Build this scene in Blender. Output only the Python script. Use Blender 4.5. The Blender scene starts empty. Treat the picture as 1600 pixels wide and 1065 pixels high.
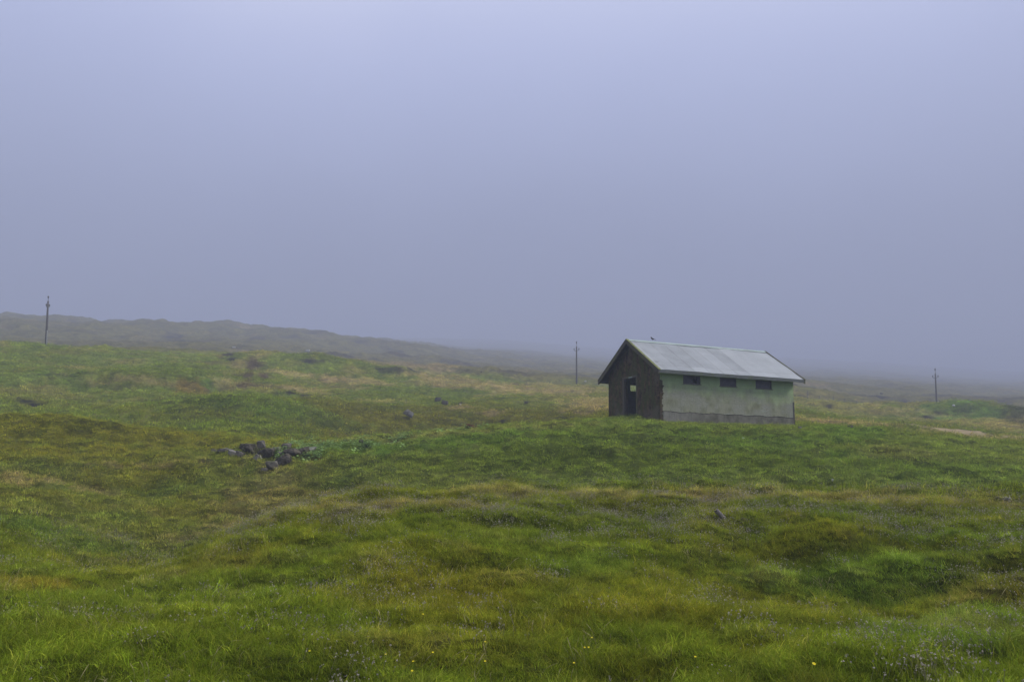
import bpy, bmesh, math, random
import numpy as np
from mathutils import Matrix, Vector, Euler
C = bpy.context.scene.collection
SC = bpy.context.scene
R = math.radians

# ------------------------------------------------------------ camera, sky, sun, exposure
EYE = 2.15
PIT = R(4.5)
FPX = 1244.4
cam_d = bpy.data.cameras.new('camera'); cam = bpy.data.objects.new('camera', cam_d); C.objects.link(cam)
cam_d.lens = 28.0; cam_d.sensor_width = 36.0; cam_d.clip_start = 0.1; cam_d.clip_end = 6000
cam.location = (0, 0, EYE); cam.rotation_euler = (R(90) + PIT, 0, 0)
SC.camera = cam
SUN_EL, SUN_AZ = R(34), R(86)          # azimuth clockwise from +Y
w = bpy.data.worlds.new('World'); SC.world = w; w.use_nodes = True
nt = w.node_tree; N = nt.nodes; L = nt.links
bg = N['Background']; bg.inputs['Strength'].default_value = 0.1
sky = N.new('ShaderNodeTexSky'); sky.sky_type = 'NISHITA'; sky.sun_disc = False
sky.sun_elevation = SUN_EL; sky.sun_rotation = SUN_AZ; sky.dust_density = 6; sky.air_density = 1.5
tc = N.new('ShaderNodeTexCoord'); sx = N.new('ShaderNodeSeparateXYZ'); L.new(tc.outputs['Generated'], sx.inputs[0])
# slow, soft unevenness of the cloud deck
cn = N.new('ShaderNodeTexNoise'); cn.inputs['Scale'].default_value = 2.2; cn.inputs['Detail'].default_value = 3
L.new(tc.outputs['Generated'], cn.inputs['Vector'])
m1 = N.new('ShaderNodeMath'); m1.operation = 'MULTIPLY_ADD'; L.new(cn.outputs['Fac'], m1.inputs[0]); m1.inputs[1].default_value = 0.13
L.new(sx.outputs['Z'], m1.inputs[2])
m2 = N.new('ShaderNodeMath'); m2.operation = 'SUBTRACT'; L.new(m1.outputs[0], m2.inputs[0]); m2.inputs[1].default_value = 0.065
ramp = N.new('ShaderNodeValToRGB'); L.new(m2.outputs[0], ramp.inputs[0])
cr = ramp.color_ramp; cr.interpolation = 'B_SPLINE'
stops = [(0.0, (.165, .185, .285)), (0.08, (.175, .20, .31)), (0.17, (.255, .285, .435)), (0.30, (.44, .49, .73)), (0.46, (.60, .665, .99)), (0.60, (1.15, 1.13, 1.2)), (1.0, (1.4, 1.32, 1.2))]
while len(cr.elements) < len(stops): cr.elements.new(0.5)
for e, (p, c) in zip(cr.elements, stops): e.position = p; e.color = (*c, 1)
sc10 = N.new('ShaderNodeVectorMath'); sc10.operation = 'SCALE'; L.new(ramp.outputs[0], sc10.inputs[0]); sc10.inputs['Scale'].default_value = 10
mx = N.new('ShaderNodeMixRGB'); mx.inputs[0].default_value = 0.93; L.new(sky.outputs[0], mx.inputs[1]); L.new(sc10.outputs[0], mx.inputs[2])
L.new(mx.outputs[0], bg.inputs['Color'])
sun_d = bpy.data.lights.new('sun', 'SUN'); sun = bpy.data.objects.new('sun', sun_d); C.objects.link(sun)
sun_d.energy = 3.9; sun_d.angle = R(12); sun_d.color = (1, .97, .92)
sd = Vector((math.sin(SUN_AZ) * math.cos(SUN_EL), math.cos(SUN_AZ) * math.cos(SUN_EL), math.sin(SUN_EL)))
sun.rotation_euler = sd.to_track_quat('Z', 'Y').to_euler()
SC.view_settings.view_transform = 'Standard'; SC.view_settings.look = 'None'
SC.view_settings.exposure = 0.24; SC.view_settings.gamma = 1.0
SC.cycles.use_denoising = True
SC.cycles.max_bounces = 6; SC.cycles.diffuse_bounces = 3; SC.cycles.transmission_bounces = 3
SC.cycles.volume_bounces = 1; SC.cycles.transparent_max_bounces = 8

# ------------------------------------------------------------ helpers
def tag(o, label=None, cat=None, group=None, kind=None):
    if label: o['label'] = label
    if cat: o['category'] = cat
    if group: o['group'] = group
    if kind: o['kind'] = kind
    return o
def empty(name, loc=(0, 0, 0), rz=0):
    o = bpy.data.objects.new(name, None); C.objects.link(o); o.location = loc; o.rotation_euler = (0, 0, rz)
    o.empty_display_size = .2
    return o
def link_bm(name, bm, mat, parent=None, smooth=False):
    bmesh.ops.recalc_face_normals(bm, faces=bm.faces)
    me = bpy.data.meshes.new(name); bm.to_mesh(me); bm.free()
    if smooth:
        me.polygons.foreach_set('use_smooth', [True] * len(me.polygons))
    me.materials.append(mat)
    o = bpy.data.objects.new(name, me); C.objects.link(o)
    if parent: o.parent = parent
    return o
def box(bm, x0, x1, y0, y1, z0, z1, bev=0, M=None):
    r = bmesh.ops.create_cube(bm, size=1)
    vs = r['verts']
    for v in vs:
        v.co = Vector(((x0 + x1) / 2 + v.co.x * (x1 - x0), (y0 + y1) / 2 + v.co.y * (y1 - y0), (z0 + z1) / 2 + v.co.z * (z1 - z0)))
        if M: v.co = M @ v.co
    if bev:
        es = list({e for v in vs for e in v.link_edges})
        bmesh.ops.bevel(bm, geom=es, offset=bev, segments=1, affect='EDGES')
def tube(bm, pts, rads, seg=10, cap=True):
    rings = []
    pts = [Vector(p) for p in pts]
    for i, p in enumerate(pts):
        d = (pts[min(i + 1, len(pts) - 1)] - pts[max(i - 1, 0)]).normalized()
        a = d.cross(Vector((0.31, 0.95, 0.05)))
        if a.length < .1: a = d.cross(Vector((1, 0, 0)))
        a.normalize(); b = d.cross(a)
        rings.append([bm.verts.new(p + (a * math.cos(t) + b * math.sin(t)) * rads[i]) for t in [2 * math.pi * k / seg for k in range(seg)]])
    for i in range(len(rings) - 1):
        for k in range(seg):
            bm.faces.new((rings[i][k], rings[i][(k + 1) % seg], rings[i + 1][(k + 1) % seg], rings[i + 1][k]))
    if cap:
        bm.faces.new(rings[0][::-1]); bm.faces.new(rings[-1])
def mat(name, col, rough=.9, metal=0, spec=.2):
    m = bpy.data.materials.new(name); m.use_nodes = True
    b = m.node_tree.nodes['Principled BSDF']
    b.inputs['Base Color'].default_value = (*col, 1); b.inputs['Roughness'].default_value = rough
    b.inputs['Metallic'].default_value = metal; b.inputs['Specular IOR Level'].default_value = spec
    return m
class NT:
    """tiny node helper"""
    def __init__(s, m): s.t = m.node_tree; s.n = s.t.nodes; s.l = s.t.links; s.b = s.n['Principled BSDF']; s.tc = s.n.new('ShaderNodeTexCoord')
    def noise(s, scale, detail=6, vec=None, rough=.55, dist=0):
        x = s.n.new('ShaderNodeTexNoise'); x.inputs['Scale'].default_value = scale; x.inputs['Detail'].default_value = detail
        x.inputs['Roughness'].default_value = rough; x.inputs['Distortion'].default_value = dist
        s.l.new(vec or s.tc.outputs['Object'], x.inputs['Vector']); return x.outputs['Fac']
    def map(s, sc=(1, 1, 1), loc=(0, 0, 0)):
        x = s.n.new('ShaderNodeMapping'); x.inputs['Scale'].default_value = sc; x.inputs['Location'].default_value = loc
        s.l.new(s.tc.outputs['Object'], x.inputs['Vector']); return x.outputs[0]
    def sep(s):
        x = s.n.new('ShaderNodeSeparateXYZ'); s.l.new(s.tc.outputs['Object'], x.inputs[0]); return x.outputs
    def rng(s, v, a, b, c=0., d=1.):
        x = s.n.new('ShaderNodeMapRange'); x.interpolation_type = 'SMOOTHSTEP'
        s.l.new(v, x.inputs[0]); x.inputs[1].default_value = a; x.inputs[2].default_value = b; x.inputs[3].default_value = c; x.inputs[4].default_value = d
        return x.outputs[0]
    def math(s, op, a, b=0.):
        x = s.n.new('ShaderNodeMath'); x.operation = op
        for i, v in enumerate((a, b)):
            if hasattr(v, 'links'): s.l.new(v, x.inputs[i])
            else: x.inputs[i].default_value = v
        return x.outputs[0]
    def mix(s, f, a, b, mode='MIX'):
        x = s.n.new('ShaderNodeMixRGB'); x.blend_type = mode
        for i, v in enumerate((f, a, b)):
            if hasattr(v, 'links'): s.l.new(v, x.inputs[i])
            elif isinstance(v, tuple): x.inputs[i].default_value = (*v, 1)
            else: x.inputs[i].default_value = v
        return x.outputs[0]
    def bump(s, h, strength=.5, dist=.02):
        x = s.n.new('ShaderNodeBump'); x.inputs['Strength'].default_value = strength; x.inputs['Distance'].default_value = dist
        s.l.new(h, x.inputs['Height']); s.l.new(x.outputs[0], s.b.inputs['Normal'])
    def col(s, c): s.l.new(c, s.b.inputs['Base Color'])

# numpy gradient noise
_rng = np.random.default_rng(7)
_perm = _rng.permutation(4096).astype(np.int64)
_ga = _rng.uniform(0, 2 * np.pi, 4096)
def gn(x, y):
    xi = np.floor(x).astype(np.int64); yi = np.floor(y).astype(np.int64)
    xf = x - xi; yf = y - yi
    def g(ix, iy, dx, dy):
        h = _perm[(_perm[ix & 4095] + iy) & 4095]; a = _ga[h]
        return np.cos(a) * dx + np.sin(a) * dy
    u = xf ** 3 * (xf * (xf * 6 - 15) + 10); v = yf ** 3 * (yf * (yf * 6 - 15) + 10)
    a = g(xi, yi, xf, yf); b = g(xi + 1, yi, xf - 1, yf); c = g(xi, yi + 1, xf, yf - 1); d = g(xi + 1, yi + 1, xf - 1, yf - 1)
    return (a + (b - a) * u + (c - a) * v + (a - b - c + d) * u * v) * 1.5
def fbm(x, y, sc, o=4, r=.5, ox=0):
    s = 0; a = 1; f = 1 / sc; t = 0
    for i in range(o):
        s = s + a * gn(x * f + 17.3 * i + ox, y * f - 9.1 * i + ox * 1.7); t += a; a *= r; f *= 2.03
    return s / t
def sstep(x, a, b):
    t = np.clip((x - a) / (b - a), 0, 1); return t * t * (3 - 2 * t)

# ------------------------------------------------------------ photograph geometry -> the lie of the land
def ray(px, py):
    x = (px - 800) / FPX; z = (532.5 - py) / FPX
    return x, math.cos(PIT) - z * math.sin(PIT), z * math.cos(PIT) + math.sin(PIT)
def z_at(px, py, d):
    x, y, z = ray(px, py); return EYE + z / math.hypot(x, y) * d
def az_of(px, py=640):
    x, y, z = ray(px, py); return math.atan2(x, y)
PROF = {   # surveyed profiles: image column -> (distance m, image row)
 -300: [(4.5, 1065), (8, 905), (14, 835), (22, 775), (40, 690), (60, 650), (80, 610), (118, 540), (135, 540), (170, 543), (250, 524), (340, 485), (390, 484), (500, 505)],
 0:    [(4.5, 1065), (8, 905), (14, 830), (19, 792), (26, 752), (40, 690), (60, 650), (80, 610), (118, 547), (135, 541), (170, 545), (250, 528), (335, 494), (385, 494), (500, 510)],
 200:  [(4.5, 1065), (7, 930), (9.5, 878), (13, 925), (18, 852), (23, 788), (28, 752), (34, 715), (39, 702), (46, 706), (54, 676), (60, 655), (80, 620), (112, 562), (130, 547), (170, 551), (250, 532), (345, 500), (400, 501), (500, 517)],
 400:  [(4.5, 1065), (8, 900), (12.5, 812), (16, 868), (21, 812), (25, 770), (30, 728), (34, 703), (40, 692), (50, 668), (65, 640), (80, 615), (110, 578), (130, 557), (170, 556), (250, 541), (370, 514), (430, 514), (550, 525)],
 600:  [(4.5, 1065), (8, 885), (14, 770), (18, 845), (22, 790), (27, 740), (33, 698), (37, 684), (44, 730), (54, 700), (64, 664), (78, 637), (100, 607), (140, 577), (160, 573), (220, 564), (360, 541), (450, 528), (560, 533), (900, 536), (1850, 530)],
 800:  [(4.5, 1065), (8, 880), (14.5, 760), (18.5, 825), (23, 765), (26, 735), (30, 700), (37, 667), (44, 708), (56, 676), (68, 650), (80, 630), (110, 609), (150, 592), (200, 582), (300, 570), (450, 556), (900, 545), (1850, 534)],
 1000: [(4.5, 1065), (8, 885), (15, 762), (19, 822), (23, 765), (26, 735), (30, 692), (36, 657), (44, 651), (60, 646), (80, 632), (110, 617), (145, 603), (200, 593), (300, 585), (500, 574), (900, 562), (1850, 550)],
 1200: [(4.5, 1065), (8, 900), (15, 765), (19, 818), (23, 765), (26, 735), (30, 700), (36, 672), (41, 664), (50, 660), (65, 652), (90, 634), (140, 612), (200, 600), (300, 591), (500, 581), (900, 570), (1850, 558)],
 1400: [(4.5, 1065), (8, 915), (15, 774), (19, 808), (24, 758), (27, 738), (32, 702), (38, 683), (42, 677), (48, 692), (55, 677), (62, 671), (80, 663), (105, 656), (120, 650), (153, 639), (200, 622), (300, 606), (500, 594), (900, 582), (1850, 568)],
 1600: [(4.5, 1065), (8, 915), (16, 772), (20, 790), (28, 742), (38, 713), (46, 703), (54, 695), (60, 689), (74, 679), (90, 668), (140, 655), (180, 643), (230, 630), (320, 619), (500, 608), (900, 597), (1850, 583)],
 1900: [(4.5, 1065), (8, 900), (16, 779), (20, 768), (28, 740), (38, 715), (50, 700), (65, 690), (90, 680), (140, 665), (180, 652), (230, 638), (320, 627), (500, 614), (900, 592), (1850, 566)],
}
LG = np.linspace(math.log(1.5), math.log(1950), 440)
cols = sorted(PROF); CAZ = np.array([az_of(c) for c in cols]); TAB = []
for c in cols:
    pr = PROF[c]
    pr = [(p[0] * float(np.interp(p[0], [8, 15, 22, 30], [1.36, 1.22, 1.08, 1])), p[1]) for p in pr]
    d = np.array([1.5, 3.0] + [p[0] for p in pr] + [1950.]); z = [0.02, 0.0] + [z_at(c, p[1], p[0]) for p in pr]
    z.append(z[-1] * (.6 if pr[-1][0] < 1000 else 1.02) + 2); z = np.array(z); ld = np.log(d)
    # monotone cubic (pchip-like) in log distance
    h = np.diff(ld); dl = np.diff(z) / h; m = np.zeros_like(z)
    for i in range(1, len(z) - 1):
        if dl[i - 1] * dl[i] > 0: m[i] = 2 * dl[i - 1] * dl[i] / (dl[i - 1] + dl[i])
    m[-1] = 0
    k = np.clip(np.searchsorted(ld, LG) - 1, 0, len(h) - 1); t = (LG - ld[k]) / h[k]
    TAB.append(z[k] * (2 * t**3 - 3 * t**2 + 1) + h[k] * m[k] * (t**3 - 2 * t**2 + t) + z[k + 1] * (3 * t**2 - 2 * t**3) + h[k] * m[k + 1] * (t**3 - t**2))
TAB = np.array(TAB)
AZG = np.linspace(CAZ[0], CAZ[-1], 241)
GR = np.zeros((len(AZG), len(LG)))
for j in range(len(LG)):   # Catmull-Rom-ish smoothing over azimuth
    GR[:, j] = np.interp(AZG, CAZ, TAB[:, j])
ker = np.exp(-np.linspace(-2, 2, 25)**2); ker /= ker.sum()
pad = np.pad(GR, ((12, 12), (0, 0)), mode='edge')
GR = sum(ker[i] * pad[i:i + len(AZG)] for i in range(25))
def base_h(x, y):
    d = np.maximum(np.hypot(x, y), 1.51); az = np.arctan2(x, y)
    ia = np.clip((az - AZG[0]) / (AZG[1] - AZG[0]), 0, len(AZG) - 1.001); il = np.clip((np.log(d) - LG[0]) / (LG[1] - LG[0]), 0, len(LG) - 1.001)
    a = ia.astype(int); b = il.astype(int); fa = ia - a; fb = il - b
    z = GR[a, b] * (1 - fa) * (1 - fb) + GR[a + 1, b] * fa * (1 - fb) + GR[a, b + 1] * (1 - fa) * fb + GR[a + 1, b + 1] * fa * fb
    out = sstep(np.abs(az) - AZG[-1], 0.0, 1.4)        # behind the viewer the ground flattens out
    return z * (1 - out) + out * np.minimum(z, 2)
# hut pose
HP = dict(az=1.16120086, tu=-0.04325203, tv=-0.0663793, O=(6.73666499, 36.26387464, -0.86356057 + EYE), w=4.5926, L=7.8288, h=2.6206, r=1.4685, ou=.3516, ov=.4230)
ca, sa = math.cos(HP['az']), math.sin(HP['az'])
U = Vector((sa * math.cos(HP['tu']), ca * math.cos(HP['tu']), math.sin(HP['tu'])))
V0 = Vector((-ca, sa, 0)); W0 = U.cross(V0)
V = V0 * math.cos(HP['tv']) + W0 * math.sin(HP['tv']); W = W0 * math.cos(HP['tv']) - V0 * math.sin(HP['tv'])
HM = Matrix(((U.x, V.x, W.x, HP['O'][0]), (U.y, V.y, W.y, HP['O'][1]), (U.z, V.z, W.z, HP['O'][2]), (0, 0, 0, 1)))
def hut_uv(x, y):
    dx = x - HP['O'][0]; dy = y - HP['O'][1]
    return dx * sa + dy * ca, -dx * ca + dy * sa
def spot(px, py, d):
    a = az_of(px, py); return d * math.sin(a), d * math.cos(a)
BUMPS = []     # (x, y, radius across, radius along view, height)
def bump_at(px, py, d, ra, rd, h):
    x, y = spot(px, py, d); BUMPS.append((x, y, ra, rd, h))
bump_at(1340, 900, 10.5, 2.0, 1.3, -.48); bump_at(1190, 850, 12.5, 1.2, 1.0, -.22)      # hollow, right foreground
bump_at(1250, 855, 13.0, .6, .45, .14); bump_at(1330, 862, 13.2, .6, .4, .16)
bump_at(60, 930, 9.4, 1.3, .6, -.22); bump_at(180, 870, 10.5, 1.5, .6, -.08)
bump_at(620, 900, 11.0, 1.6, .9, .16); bump_at(1500, 640, 118, 9, 6, 2.0)            # green mound behind right
bump_at(320, 608, 84, 5, 2.5, -1.0); bump_at(290, 603, 92, 9, 3, .8)                # scooped hollow, left
bump_at(110, 690, 42, 6, 3.2, 1.15); bump_at(250, 745, 28, 3, 2.0, -.25)
bump_at(370, 640, 62, 7, 4, 1.3); bump_at(440, 560, 122, 12, 6, 1.4); bump_at(300, 572, 100, 8, 4, 1.2)
bump_at(90, 905, 12.5, 3.2, 2.6, -.32); bump_at(520, 850, 14, 2.0, 2.2, .16); bump_at(830, 705, 31, 4.5, 2.6, .22); bump_at(250, 770, 26, 4, 3, -.3)
bump_at(190, 590, 88, 9, 4, 1.4); bump_at(560, 640, 72, 8, 3, .5); bump_at(1330, 640, 110, 6, 4, .8)
def H(x, y, fine=True):
    x = np.asarray(x, float); y = np.asarray(y, float)
    d = np.hypot(x, y); z = base_h(x, y)
    for (bx, by, ra, rd, h) in BUMPS:
        bd = math.hypot(bx, by); ex, ey = bx / bd, by / bd
        dl = (x - bx) * ex + (y - by) * ey; dc = (x - bx) * ey - (y - by) * ex
        z = z + h * np.exp(-(dc / ra)**2 - (dl / rd)**2)
    # broad swells grow with distance
    rgt = 1 - .7 * sstep(np.arctan2(x, y), -.15, .1)
    z = z + fbm(x, y, 9, 3, ox=3) * .75 * sstep(d, 30, 75)
    z = z + fbm(x, y, 34, 4, .55, ox=11) * 2.6 * sstep(d, 60, 150) + fbm(x, y, 95, 5, .48, ox=5) * 6.5 * rgt * sstep(d, 170, 380) - np.abs(fbm(x, y, 48, 4, .5, ox=7)) * 5 * rgt * sstep(d, 190, 300)
    z0 = z
    if fine:
        # hummocks
        q = 1 - np.abs(fbm(x, y, 1.5, 3, .45, ox=31)) * 2.2
        z = z + (q - .5) * .11 * sstep(d, 2, 5) + fbm(x + .3 * y, y * 1.3, .9, 3, .5, ox=41) * .20 * sstep(d, 2.5, 6)
        q2 = 1 - np.abs(fbm(x, y, 3.4, 3, .5, ox=51)) * 2
        z = z + (q2 - .5) * .20 * sstep(d, 7, 16) + fbm(x, y * 1.25, .95, 3, .5, ox=66) * .18 * sstep(d, 17, 28) * (1 - .5 * sstep(d, 60, 90)) + (q2 - .5) * .28 * sstep(d, 28, 75)
        z = z + fbm(x, y, 7, 3, .6, ox=61) * .5 * sstep(d, 60, 150)
    azz = np.arctan2(x, y); fl = .75 * sstep(azz, .33, .40) * sstep(d, 40, 46) * (1 - sstep(d, 75, 85)); z = z * (1 - fl) + z0 * fl
    # seat of the hut
    u, v = hut_uv(x, y)
    du = np.maximum(np.maximum(-u, u - HP['L']), 0); dv = np.maximum(np.maximum(-v, v - HP['w']), 0)
    dd = np.hypot(du, dv); wt = np.exp(-(dd / 1.5)**2)
    loc = .44 * sstep(v + .25 * u * 0, .15, 2.0) * (1 - .5 * sstep(u, 3, 7)) + .03 * np.sin(u * 2.1) + .02
    zs = HP['O'][2] + u * math.sin(HP['tu']) + v * math.sin(HP['tv']) + loc - .12 * np.minimum(du + dv, 1.2)
    z = z * (1 - wt) + zs * wt
    inside = (u > .12) & (u < HP['L'] - .12) & (v > .12) & (v < HP['w'] - .12)
    return np.where(inside, z - .45, z)
def h1(x, y): return float(H(np.array([x]), np.array([y]))[0])
SD = np.exp(np.linspace(math.log(3), math.log(900), 5000))
def hit(px, py):
    """the world point on the ground seen at that spot of the photograph"""
    x, y, z = ray(px, py); k = math.hypot(x, y); X = SD * x / k; Y = SD * y / k; Z = EYE + SD * z / k
    g = H(X, Y); i = np.argmax(g >= Z)
    if not (g >= Z).any(): i = np.argmin(np.abs(g - Z))
    return Vector((X[i], Y[i], g[i]))
def on(px, d, py=640):
    x, y = spot(px, py, d); return Vector((x, y, h1(x, y)))

# ------------------------------------------------------------ vegetation colour of the land
GREEN = np.array([.100, .138, .011]); LUSH = np.array([.090, .158, .022]); OLIVE = np.array([.142, .140, .010])
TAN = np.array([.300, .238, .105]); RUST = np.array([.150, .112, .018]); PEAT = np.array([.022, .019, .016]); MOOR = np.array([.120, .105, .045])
MUD = np.array([.075, .054, .030])
PATCH = []      # (az, log d, r_az, r_logd, colour, strength, tilt)
def patch(px, py, rx, ry, col, s, tilt=0):
    p = hit(px, py); a = math.atan2(p.x, p.y); l = math.log(math.hypot(p.x, p.y))
    q0 = hit(px, py + ry); q1 = hit(px, py - ry)
    rl = max(.010, abs(math.log(math.hypot(q1.x, q1.y)) - math.log(math.hypot(q0.x, q0.y))) / 2)
    PATCH.append((a, l, rx / FPX, min(rl, .35), col, s, tilt))
for a in [
 # lush green round the hut and along its mound
 (1000, 690, 280, 40, LUSH * 1.15, .3), (1250, 715, 240, 38, LUSH * 1.1, .25), (800, 705, 200, 25, LUSH * 1.1, .25), (700, 690, 160, 12, LUSH, .7), (560, 700, 70, 10, LUSH, .7), (1480, 735, 150, 22, LUSH, .35),
 (960, 720, 300, 30, GREEN, .6), (1500, 648, 60, 9, LUSH, .9), (1320, 668, 50, 5, LUSH, .8), (1200, 690, 120, 14, LUSH, .5),
 (1330, 900, 200, 40, LUSH, .55), (1480, 970, 120, 30, LUSH, .5), (300, 760, 120, 8, LUSH, .4), (60, 830, 130, 10, LUSH, .6), (330, 610, 36, 5, LUSH, .8),
 (80, 565, 90, 7, GREEN, .8), (60, 585, 80, 8, LUSH, .4), (450, 650, 110, 9, LUSH, .4), (230, 575, 80, 6, GREEN, .8), (480, 950, 120, 30, GREEN, .6), (330, 930, 90, 18, GREEN, .6),
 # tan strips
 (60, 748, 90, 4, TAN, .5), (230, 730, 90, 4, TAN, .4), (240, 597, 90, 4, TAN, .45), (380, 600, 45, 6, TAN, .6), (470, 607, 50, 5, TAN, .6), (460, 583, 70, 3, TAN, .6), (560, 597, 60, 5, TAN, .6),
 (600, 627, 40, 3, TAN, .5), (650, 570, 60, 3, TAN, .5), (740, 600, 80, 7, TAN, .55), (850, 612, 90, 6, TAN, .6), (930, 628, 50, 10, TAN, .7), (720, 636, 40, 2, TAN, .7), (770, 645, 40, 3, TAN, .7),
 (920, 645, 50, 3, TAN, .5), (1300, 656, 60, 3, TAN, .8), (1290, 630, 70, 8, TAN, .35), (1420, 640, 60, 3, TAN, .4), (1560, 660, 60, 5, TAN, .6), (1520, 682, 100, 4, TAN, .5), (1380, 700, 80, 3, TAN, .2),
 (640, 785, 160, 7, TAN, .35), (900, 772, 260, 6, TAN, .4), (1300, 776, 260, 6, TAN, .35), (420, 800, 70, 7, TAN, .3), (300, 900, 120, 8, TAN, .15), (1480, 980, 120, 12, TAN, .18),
 # rust and olive; the tan bands here paint lit rims along the brows
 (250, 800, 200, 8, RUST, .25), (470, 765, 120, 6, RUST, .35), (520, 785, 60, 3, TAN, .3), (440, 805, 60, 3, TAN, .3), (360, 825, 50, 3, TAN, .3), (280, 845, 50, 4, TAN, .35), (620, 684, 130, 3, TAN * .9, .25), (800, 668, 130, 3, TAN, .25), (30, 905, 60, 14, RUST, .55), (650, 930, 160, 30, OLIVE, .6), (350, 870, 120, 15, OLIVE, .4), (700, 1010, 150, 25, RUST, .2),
 (150, 665, 200, 12, OLIVE, .6), (300, 690, 150, 10, OLIVE, .4), (600, 655, 90, 10, OLIVE, .4), (760, 660, 60, 4, OLIVE, .5), (60, 700, 120, 12, OLIVE, .5), (1540, 950, 60, 15, RUST, .3),
 (300, 615, 28, 3, RUST, .8), (1500, 850, 150, 12, OLIVE, .4), (1000, 950, 120, 20, OLIVE, .4),
 # bare peat cuts
 (357, 555, 10, 1.2, PEAT, 1.), (366, 560, 8, 1.5, PEAT, 1.), (452, 613, 16, 1.6, PEAT, 1.), (478, 618, 9, 1.2, PEAT, .9), (485, 564, 22, 1.1, PEAT, .8), (610, 578, 36, 2.2, PEAT, .6),
 (650, 581, 14, 1.2, PEAT, .8), (1372, 619, 16, 1.4, PEAT, .9), (1408, 626, 13, 1, PEAT, .8), (1294, 634, 5, 1.2, PEAT, .8), (1450, 650, 7, 1.4, PEAT, .9), (1465, 645, 6, 1, PEAT, .8), (40, 627, 9, 2.5, PEAT, .8), (50, 634, 12, 1, PEAT, .9),
 (822, 628, 5, 1.2, PEAT, .8), (720, 631, 10, 1.5, PEAT, .8), (785, 655, 5, 1, PEAT, .7), (1510, 640, 15, 1, PEAT, .5), (275, 531, 13, 4, PEAT, .7), (720, 567, 24, 1.2, PEAT, .6), (815, 600, 16, 1.5, PEAT, .5), (800, 578, 30, 1.2, PEAT, .5), (1590, 637, 16, 1.5, PEAT, .6), (1240, 616, 30, 1, PEAT, .5),
 # muddy vehicle track
 (393, 578, 9, 5, MUD, .9), (388, 590, 7, 6, MUD, .9), (412, 583, 6, 6, MUD, .9), (395, 600, 20, 3, MUD, .8), (402, 572, 12, 1.5, MUD, .7),
]:
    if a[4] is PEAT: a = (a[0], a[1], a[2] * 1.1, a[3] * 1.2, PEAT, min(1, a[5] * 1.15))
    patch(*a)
def land_col(x, y):
    d = np.hypot(x, y); az = np.arctan2(x, y); l = np.log(np.maximum(d, 1))
    n1 = fbm(x, y, 5, 4, .55, ox=71); n2 = fbm(x, y, 1.3, 4, .6, ox=81); n3 = fbm(x, y, 22, 4, .55, ox=91); n4 = fbm(x, y, 2.4, 3, .6, ox=101)
    def lerp(a, b, t): return a * (1 - t[:, None]) + b * t[:, None]
    c = np.tile(GREEN, (len(x), 1))
    wz = fbm(x, y, 4, 3, ox=301) * .12
    mound = sstep(d * (1 + wz), 20, 24) * (1 - sstep(d * (1 + wz), 42, 47)) * sstep(az + wz * .5, -.27, -.14)
    left = sstep(d * (1 + wz), 15, 21) * (1 - sstep(az + wz * .5, -.26, -.16))
    vale = left * (1 - sstep(d, 30, 42))
    c = lerp(c, np.array([.128, .172, .034]), mound * .88); c = lerp(c, np.array([.118, .160, .018]), left * .65); c = lerp(c, TAN * .75, vale * .15); back = sstep(d * (1 + wz), 44, 50) * (1 - sstep(d, 66, 80)) * sstep(az, -.3, -.2) * (1 - sstep(az, .1, .2)); c = lerp(c, OLIVE * .72, back * .8)  # back: darker olive painting the shaded valley side behind the mound
    calm = 1 - .6 * mound
    c = lerp(c, OLIVE, sstep(n1 + .5 * n2, -.15, .4) * .5 * calm)
    c = lerp(c, LUSH, sstep(n4 + .3 * n3, .1, .5) * .3)
    c = lerp(c, RUST, sstep(fbm(x, y, 1.9, 4, .6, ox=111) + .3 * n3, .25, .55) * .3 * calm)
    far = sstep(d, 55, 105)
    c = lerp(c, TAN * .8, sstep(n3 + .7 * n1, -.1, .45) * .55 * far)
    # drier, greyer moor beyond the poles
    moor = sstep(d + n3 * 30, 125, 165) * (1 - .0 * d)
    c = lerp(c, MOOR * np.array([.92, .98, .62]), moor * .9)
    c = lerp(c, PEAT * 1.5, moor * sstep(fbm(x, y, 26, 4, .62, ox=131), .16, .38) * .7)
    c = lerp(c, TAN * .8, moor * sstep(fbm(x, y, 15, 4, .6, ox=141), .2, .5) * .5)
    wob = fbm(x / np.maximum(d, 1) * 60, l * 26, 1.0, 4, .6, ox=151)
    wob2 = fbm(x, y, 1.1, 3, .6, ox=161)
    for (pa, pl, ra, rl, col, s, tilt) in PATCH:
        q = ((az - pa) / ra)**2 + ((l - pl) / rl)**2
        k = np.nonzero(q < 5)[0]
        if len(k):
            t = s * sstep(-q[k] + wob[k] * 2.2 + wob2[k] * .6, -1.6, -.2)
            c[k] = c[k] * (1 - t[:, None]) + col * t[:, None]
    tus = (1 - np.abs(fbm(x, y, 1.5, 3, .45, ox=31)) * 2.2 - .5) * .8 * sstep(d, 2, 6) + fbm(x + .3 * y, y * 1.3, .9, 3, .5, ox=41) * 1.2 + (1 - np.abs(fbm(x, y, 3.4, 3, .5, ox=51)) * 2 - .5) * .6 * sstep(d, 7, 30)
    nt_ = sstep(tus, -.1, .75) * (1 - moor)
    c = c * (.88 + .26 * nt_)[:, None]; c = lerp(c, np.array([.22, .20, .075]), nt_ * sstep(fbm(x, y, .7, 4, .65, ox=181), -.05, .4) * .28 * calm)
    c = c * (1 + .35 * fbm(x, y, .45, 3, .6, ox=171) + .18 * n2)[:, None]
    return np.clip(c, .006, .5)

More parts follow.
